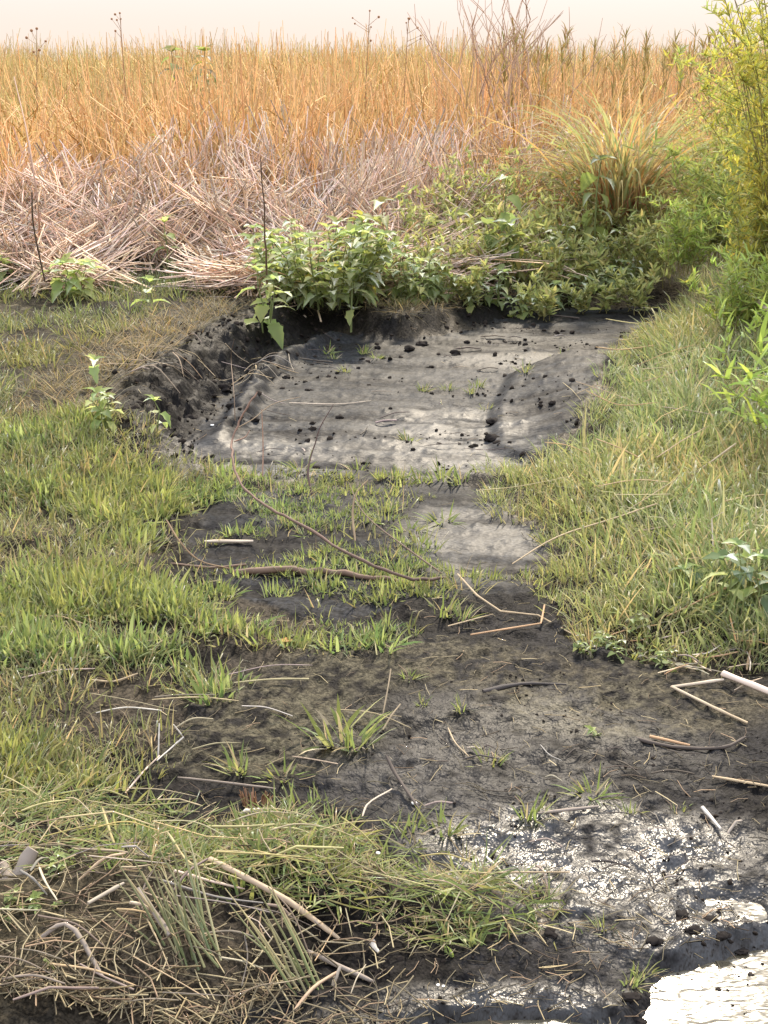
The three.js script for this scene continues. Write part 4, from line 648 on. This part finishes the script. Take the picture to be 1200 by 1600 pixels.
// ---------------------------------------------------------------- clods, crumbs, shells, small litter
R = rng(63);
const grey = (a, b) => { const v = U(a, b); return [v * 1.05, v, v * 0.92]; };
function clodGeo(seed, squash = 0.7, detail = 2) {
  let g = new THREE.IcosahedronGeometry(1, detail); g.deleteAttribute('uv'); g.deleteAttribute('normal'); g = mergeVertices(g, 1e-3); const p = g.attributes.position, v = new THREE.Vector3(), c = [];
  for (let i = 0; i < p.count; i++) { v.fromBufferAttribute(p, i); const n = 0.35 + 1.3 * fbm(v.x * 2.6 + seed * 9 + v.z * 1.7, v.y * 2.6 + v.z * 2.1 + seed, 3); v.multiplyScalar(n); p.setXYZ(i, v.x, v.y * squash, v.z); const k = 0.8 + 0.4 * noise(v.x * 9, v.y * 9 + v.z * 7); c.push(0.018 * k, 0.015 * k, 0.0135 * k); }
  g.setAttribute('color', new THREE.Float32BufferAttribute(c, 3)); g.computeVertexNormals();
  if (!g.index) g.setIndex([...Array(p.count).keys()]);
  return g;
}
{
  const geos = [1, 2, 3, 4, 5].map((s) => clodGeo(s, 0.6, 1)), S = [];
  for (let n = 0; n < 40000 && S.length < 900; n++) {
    const d = U(5.4, 9.8), x = U(-2.6, 2.0), s = site(x, d); if (s.sd < -0.05 || s.sd > 0.55 || s.bh < 0.1 || (x > 0.9 && d < 8.4)) continue;
    S.push([x, s.y + 0.004, -d, U(0, 6.28), Math.pow(R(), 4) * 0.016 + 0.004, grey(0.7, 1.5), [U(-1, 1), U(-1, 1)]]);
  }
  scatter('mud_crumbs', 'black crumbs of peat covering the cut bank', 'mud', geos, M.clod, S);
  const N = [];
  for (let n = 0; n < 20000 && N.length < 450; n++) { const d = U(2.05, 3.6), x = U(-0.3, 1.1), s = site(x, d); if (s.sd > -0.03 || s.which !== 2 || R() > smooth(0.4, 0.65, fbm(x * 4, d * 4, 2))) continue; N.push([x, s.y, -d, U(0, 6.28), Math.pow(R(), 3) * 0.005 + 0.0018, grey(0.7, 1.6), [U(-1, 1), U(-1, 1)]]); }
  for (let n = 0, k = 0; n < 30000 && k < 500; n++) { const d = U(5.3, 9.4), x = U(-1.3, 2.0), s = site(x, d); if (s.sd > -0.02 || s.which !== 0 || R() > smooth(0.45, 0.7, fbm(x * 2.5 + 5, d * 6, 3))) continue; k++; N.push([x, s.y, -d, U(0, 6.28), Math.pow(R(), 3) * 0.014 + 0.004, grey(0.7, 1.6), [U(-1, 1), U(-1, 1)]]); }
  scatter('mud_grains', 'small black lumps strewn over the open mud', 'mud', geos, M.clod, N);
  const big = [clodGeo(7, 0.6, 3), clodGeo(8, 0.6, 3), clodGeo(9, 0.5, 3)];
  [[[0,7.863], .014], [[-.145,7.607], .012], [[-.406,7.067], .013], [[0.858,8.229], .016], [[0.224,8.629], .02], [[0.512,8.326], .018], [[0.811,6.469], .014], [[0.032,6.658], .010], [[-.625,6.409], .022], [[-.762,6.658], .025], [[-.219,6.506], .02], [[-.532,7.336], .02], [[0.423,7.951], .03], [[0.153,8.079], .03], [[0.234,8.229], .035], [[-.039,8.135], .02], [[0.494,6.065], .03], [[0.521,6.349], .03], [[-.836,7.038], .035], [[-.928,6.409], .03], [[-.785,5.754], .02]].forEach(([at, r], i) => { const m = single('mud_clod', big[i % 3], M.clod, 'dark clod fallen onto the floor of the scrape', 'clod', 'clods fallen in the scrape', [at[0], Hy(...at) + r * 0.25, -at[1]]); m.scale.setScalar(r); m.rotation.y = U(0, 6); });
  [[[0.629,2.358], .013], [[0.684,2.341], .011], [[0.72,2.331], .010], [[0.539,2.324], .012], [[0.467,2.164], .012], [[0.478,2.127], .010], [[0.616,2.416], .013], [[0.678,2.427], .012], [[0.338,2.362], .012]].forEach(([at, r], i) => { const m = single('mud_clod', big[i % 3], M.clod, 'wet black clod in the ridge beside the puddle', 'clod', 'clods beside the puddle', [at[0], Hy(...at) + r * 0.2, -at[1]]); m.scale.set(r * 1.4, r * 0.8, r); m.rotation.y = U(0, 6); });
  const W0 = [];
  for (let n = 0; n < 9000 && W0.length < 110; n++) { const d = U(1.95, 2.36), x = U(0.25, 0.95); if (Hy(x, d) > -0.024 || R() > smooth(0.35, 0.6, fbm(x * 7, d * 7, 2))) continue; W0.push([x, -0.022, -d, U(0, 6.28), Math.pow(R(), 4) * 0.006 + 0.0010, grey(0.8, 2.5)]); }
  scatter('floating_specks', 'dark specks of rotten plant floating on the puddle', 'debris', geos, M.clod, W0);
  const straw = [0, 1, 2, 3].map(() => { const g = new Geo(), c = vary(pick(STRAW), 0.3); g.tube([V(-0.5, 0, 0), V(U(-0.1, 0.1), U(0, 0.06), U(-0.1, 0.1)), V(0.5, 0, U(-0.15, 0.15))], 0.018, c, 3); return g.geo(); }), L0 = [];
  for (let n = 0; n < 30000 && L0.length < 5200; n++) {
    const d = 2.05 + 7 * Math.pow(R(), 2.2), x = U(-0.36 * d, 0.36 * d), s = site(x, d), near = d < 2.6 && x < 0.05;
    const want = s.sd < 0 ? (s.which === 2 ? 0.32 : 0.05) : near ? 0.5 : 0.4; if (R() > want) continue;
    const v = s.sd < 0 && R() < 0.55 ? U(0.12, 0.4)   : near ? U(0.2, 0.85) : U(0.45, 1.15); L0.push([x, s.y + U(0.002, near ? 0.03 : 0.006), -d, U(0, 6.28), U(0.015, near ? 0.11 : 0.07), [v, v * 0.97, v * 0.95], [0, U(-0.25, 0.25)]]);
  }
  scatter('straw_litter', 'fine bits of straw littering the soil and mud', 'litter', straw, M.dry, L0);
  const shell = (() => { const g = new Geo(), pts = [], rad = []; for (let k = 0; k <= 22; k++) { const a = k * 0.55, r = 0.16 + 0.035 * k * 0.8; pts.push(V(Math.cos(a) * r, 0.4 - k * 0.008, Math.sin(a) * r)); rad.push(0.06 + k * 0.014); } g.tube(pts, rad, [1, 1, 1], 6); return g.geo(); })();
  [[[-1.188,5.638], .012], [[-.817,6.314], .01], [[-1.35,8.115], .012], [[-1.891,7.319], .01], [[0.104,2.201], .004], [[0.114,2.199], .004], [[0.073,2.865], .008], [[-.014,2.667], .006]].forEach(([at, r]) => { const m = single('snail_shell', shell, M.shell, 'tiny white snail shell lying on the ground', 'shell', 'white snail shells', [at[0], Hy(...at), -at[1]]); m.scale.setScalar(r); m.rotation.y = U(0, 6); });
  const fl = single('fallen_leaf', leafGeo(0.05, 0.03, [0.5, 0.26, 0.08]), M.dryLeaf, 'orange fallen leaf at the edge of the grass strip', 'leaf', null, on([-.311,3.81], 0.012).toArray()); fl.rotation.y = 1.9;
}
renderer.render(scene, camera);
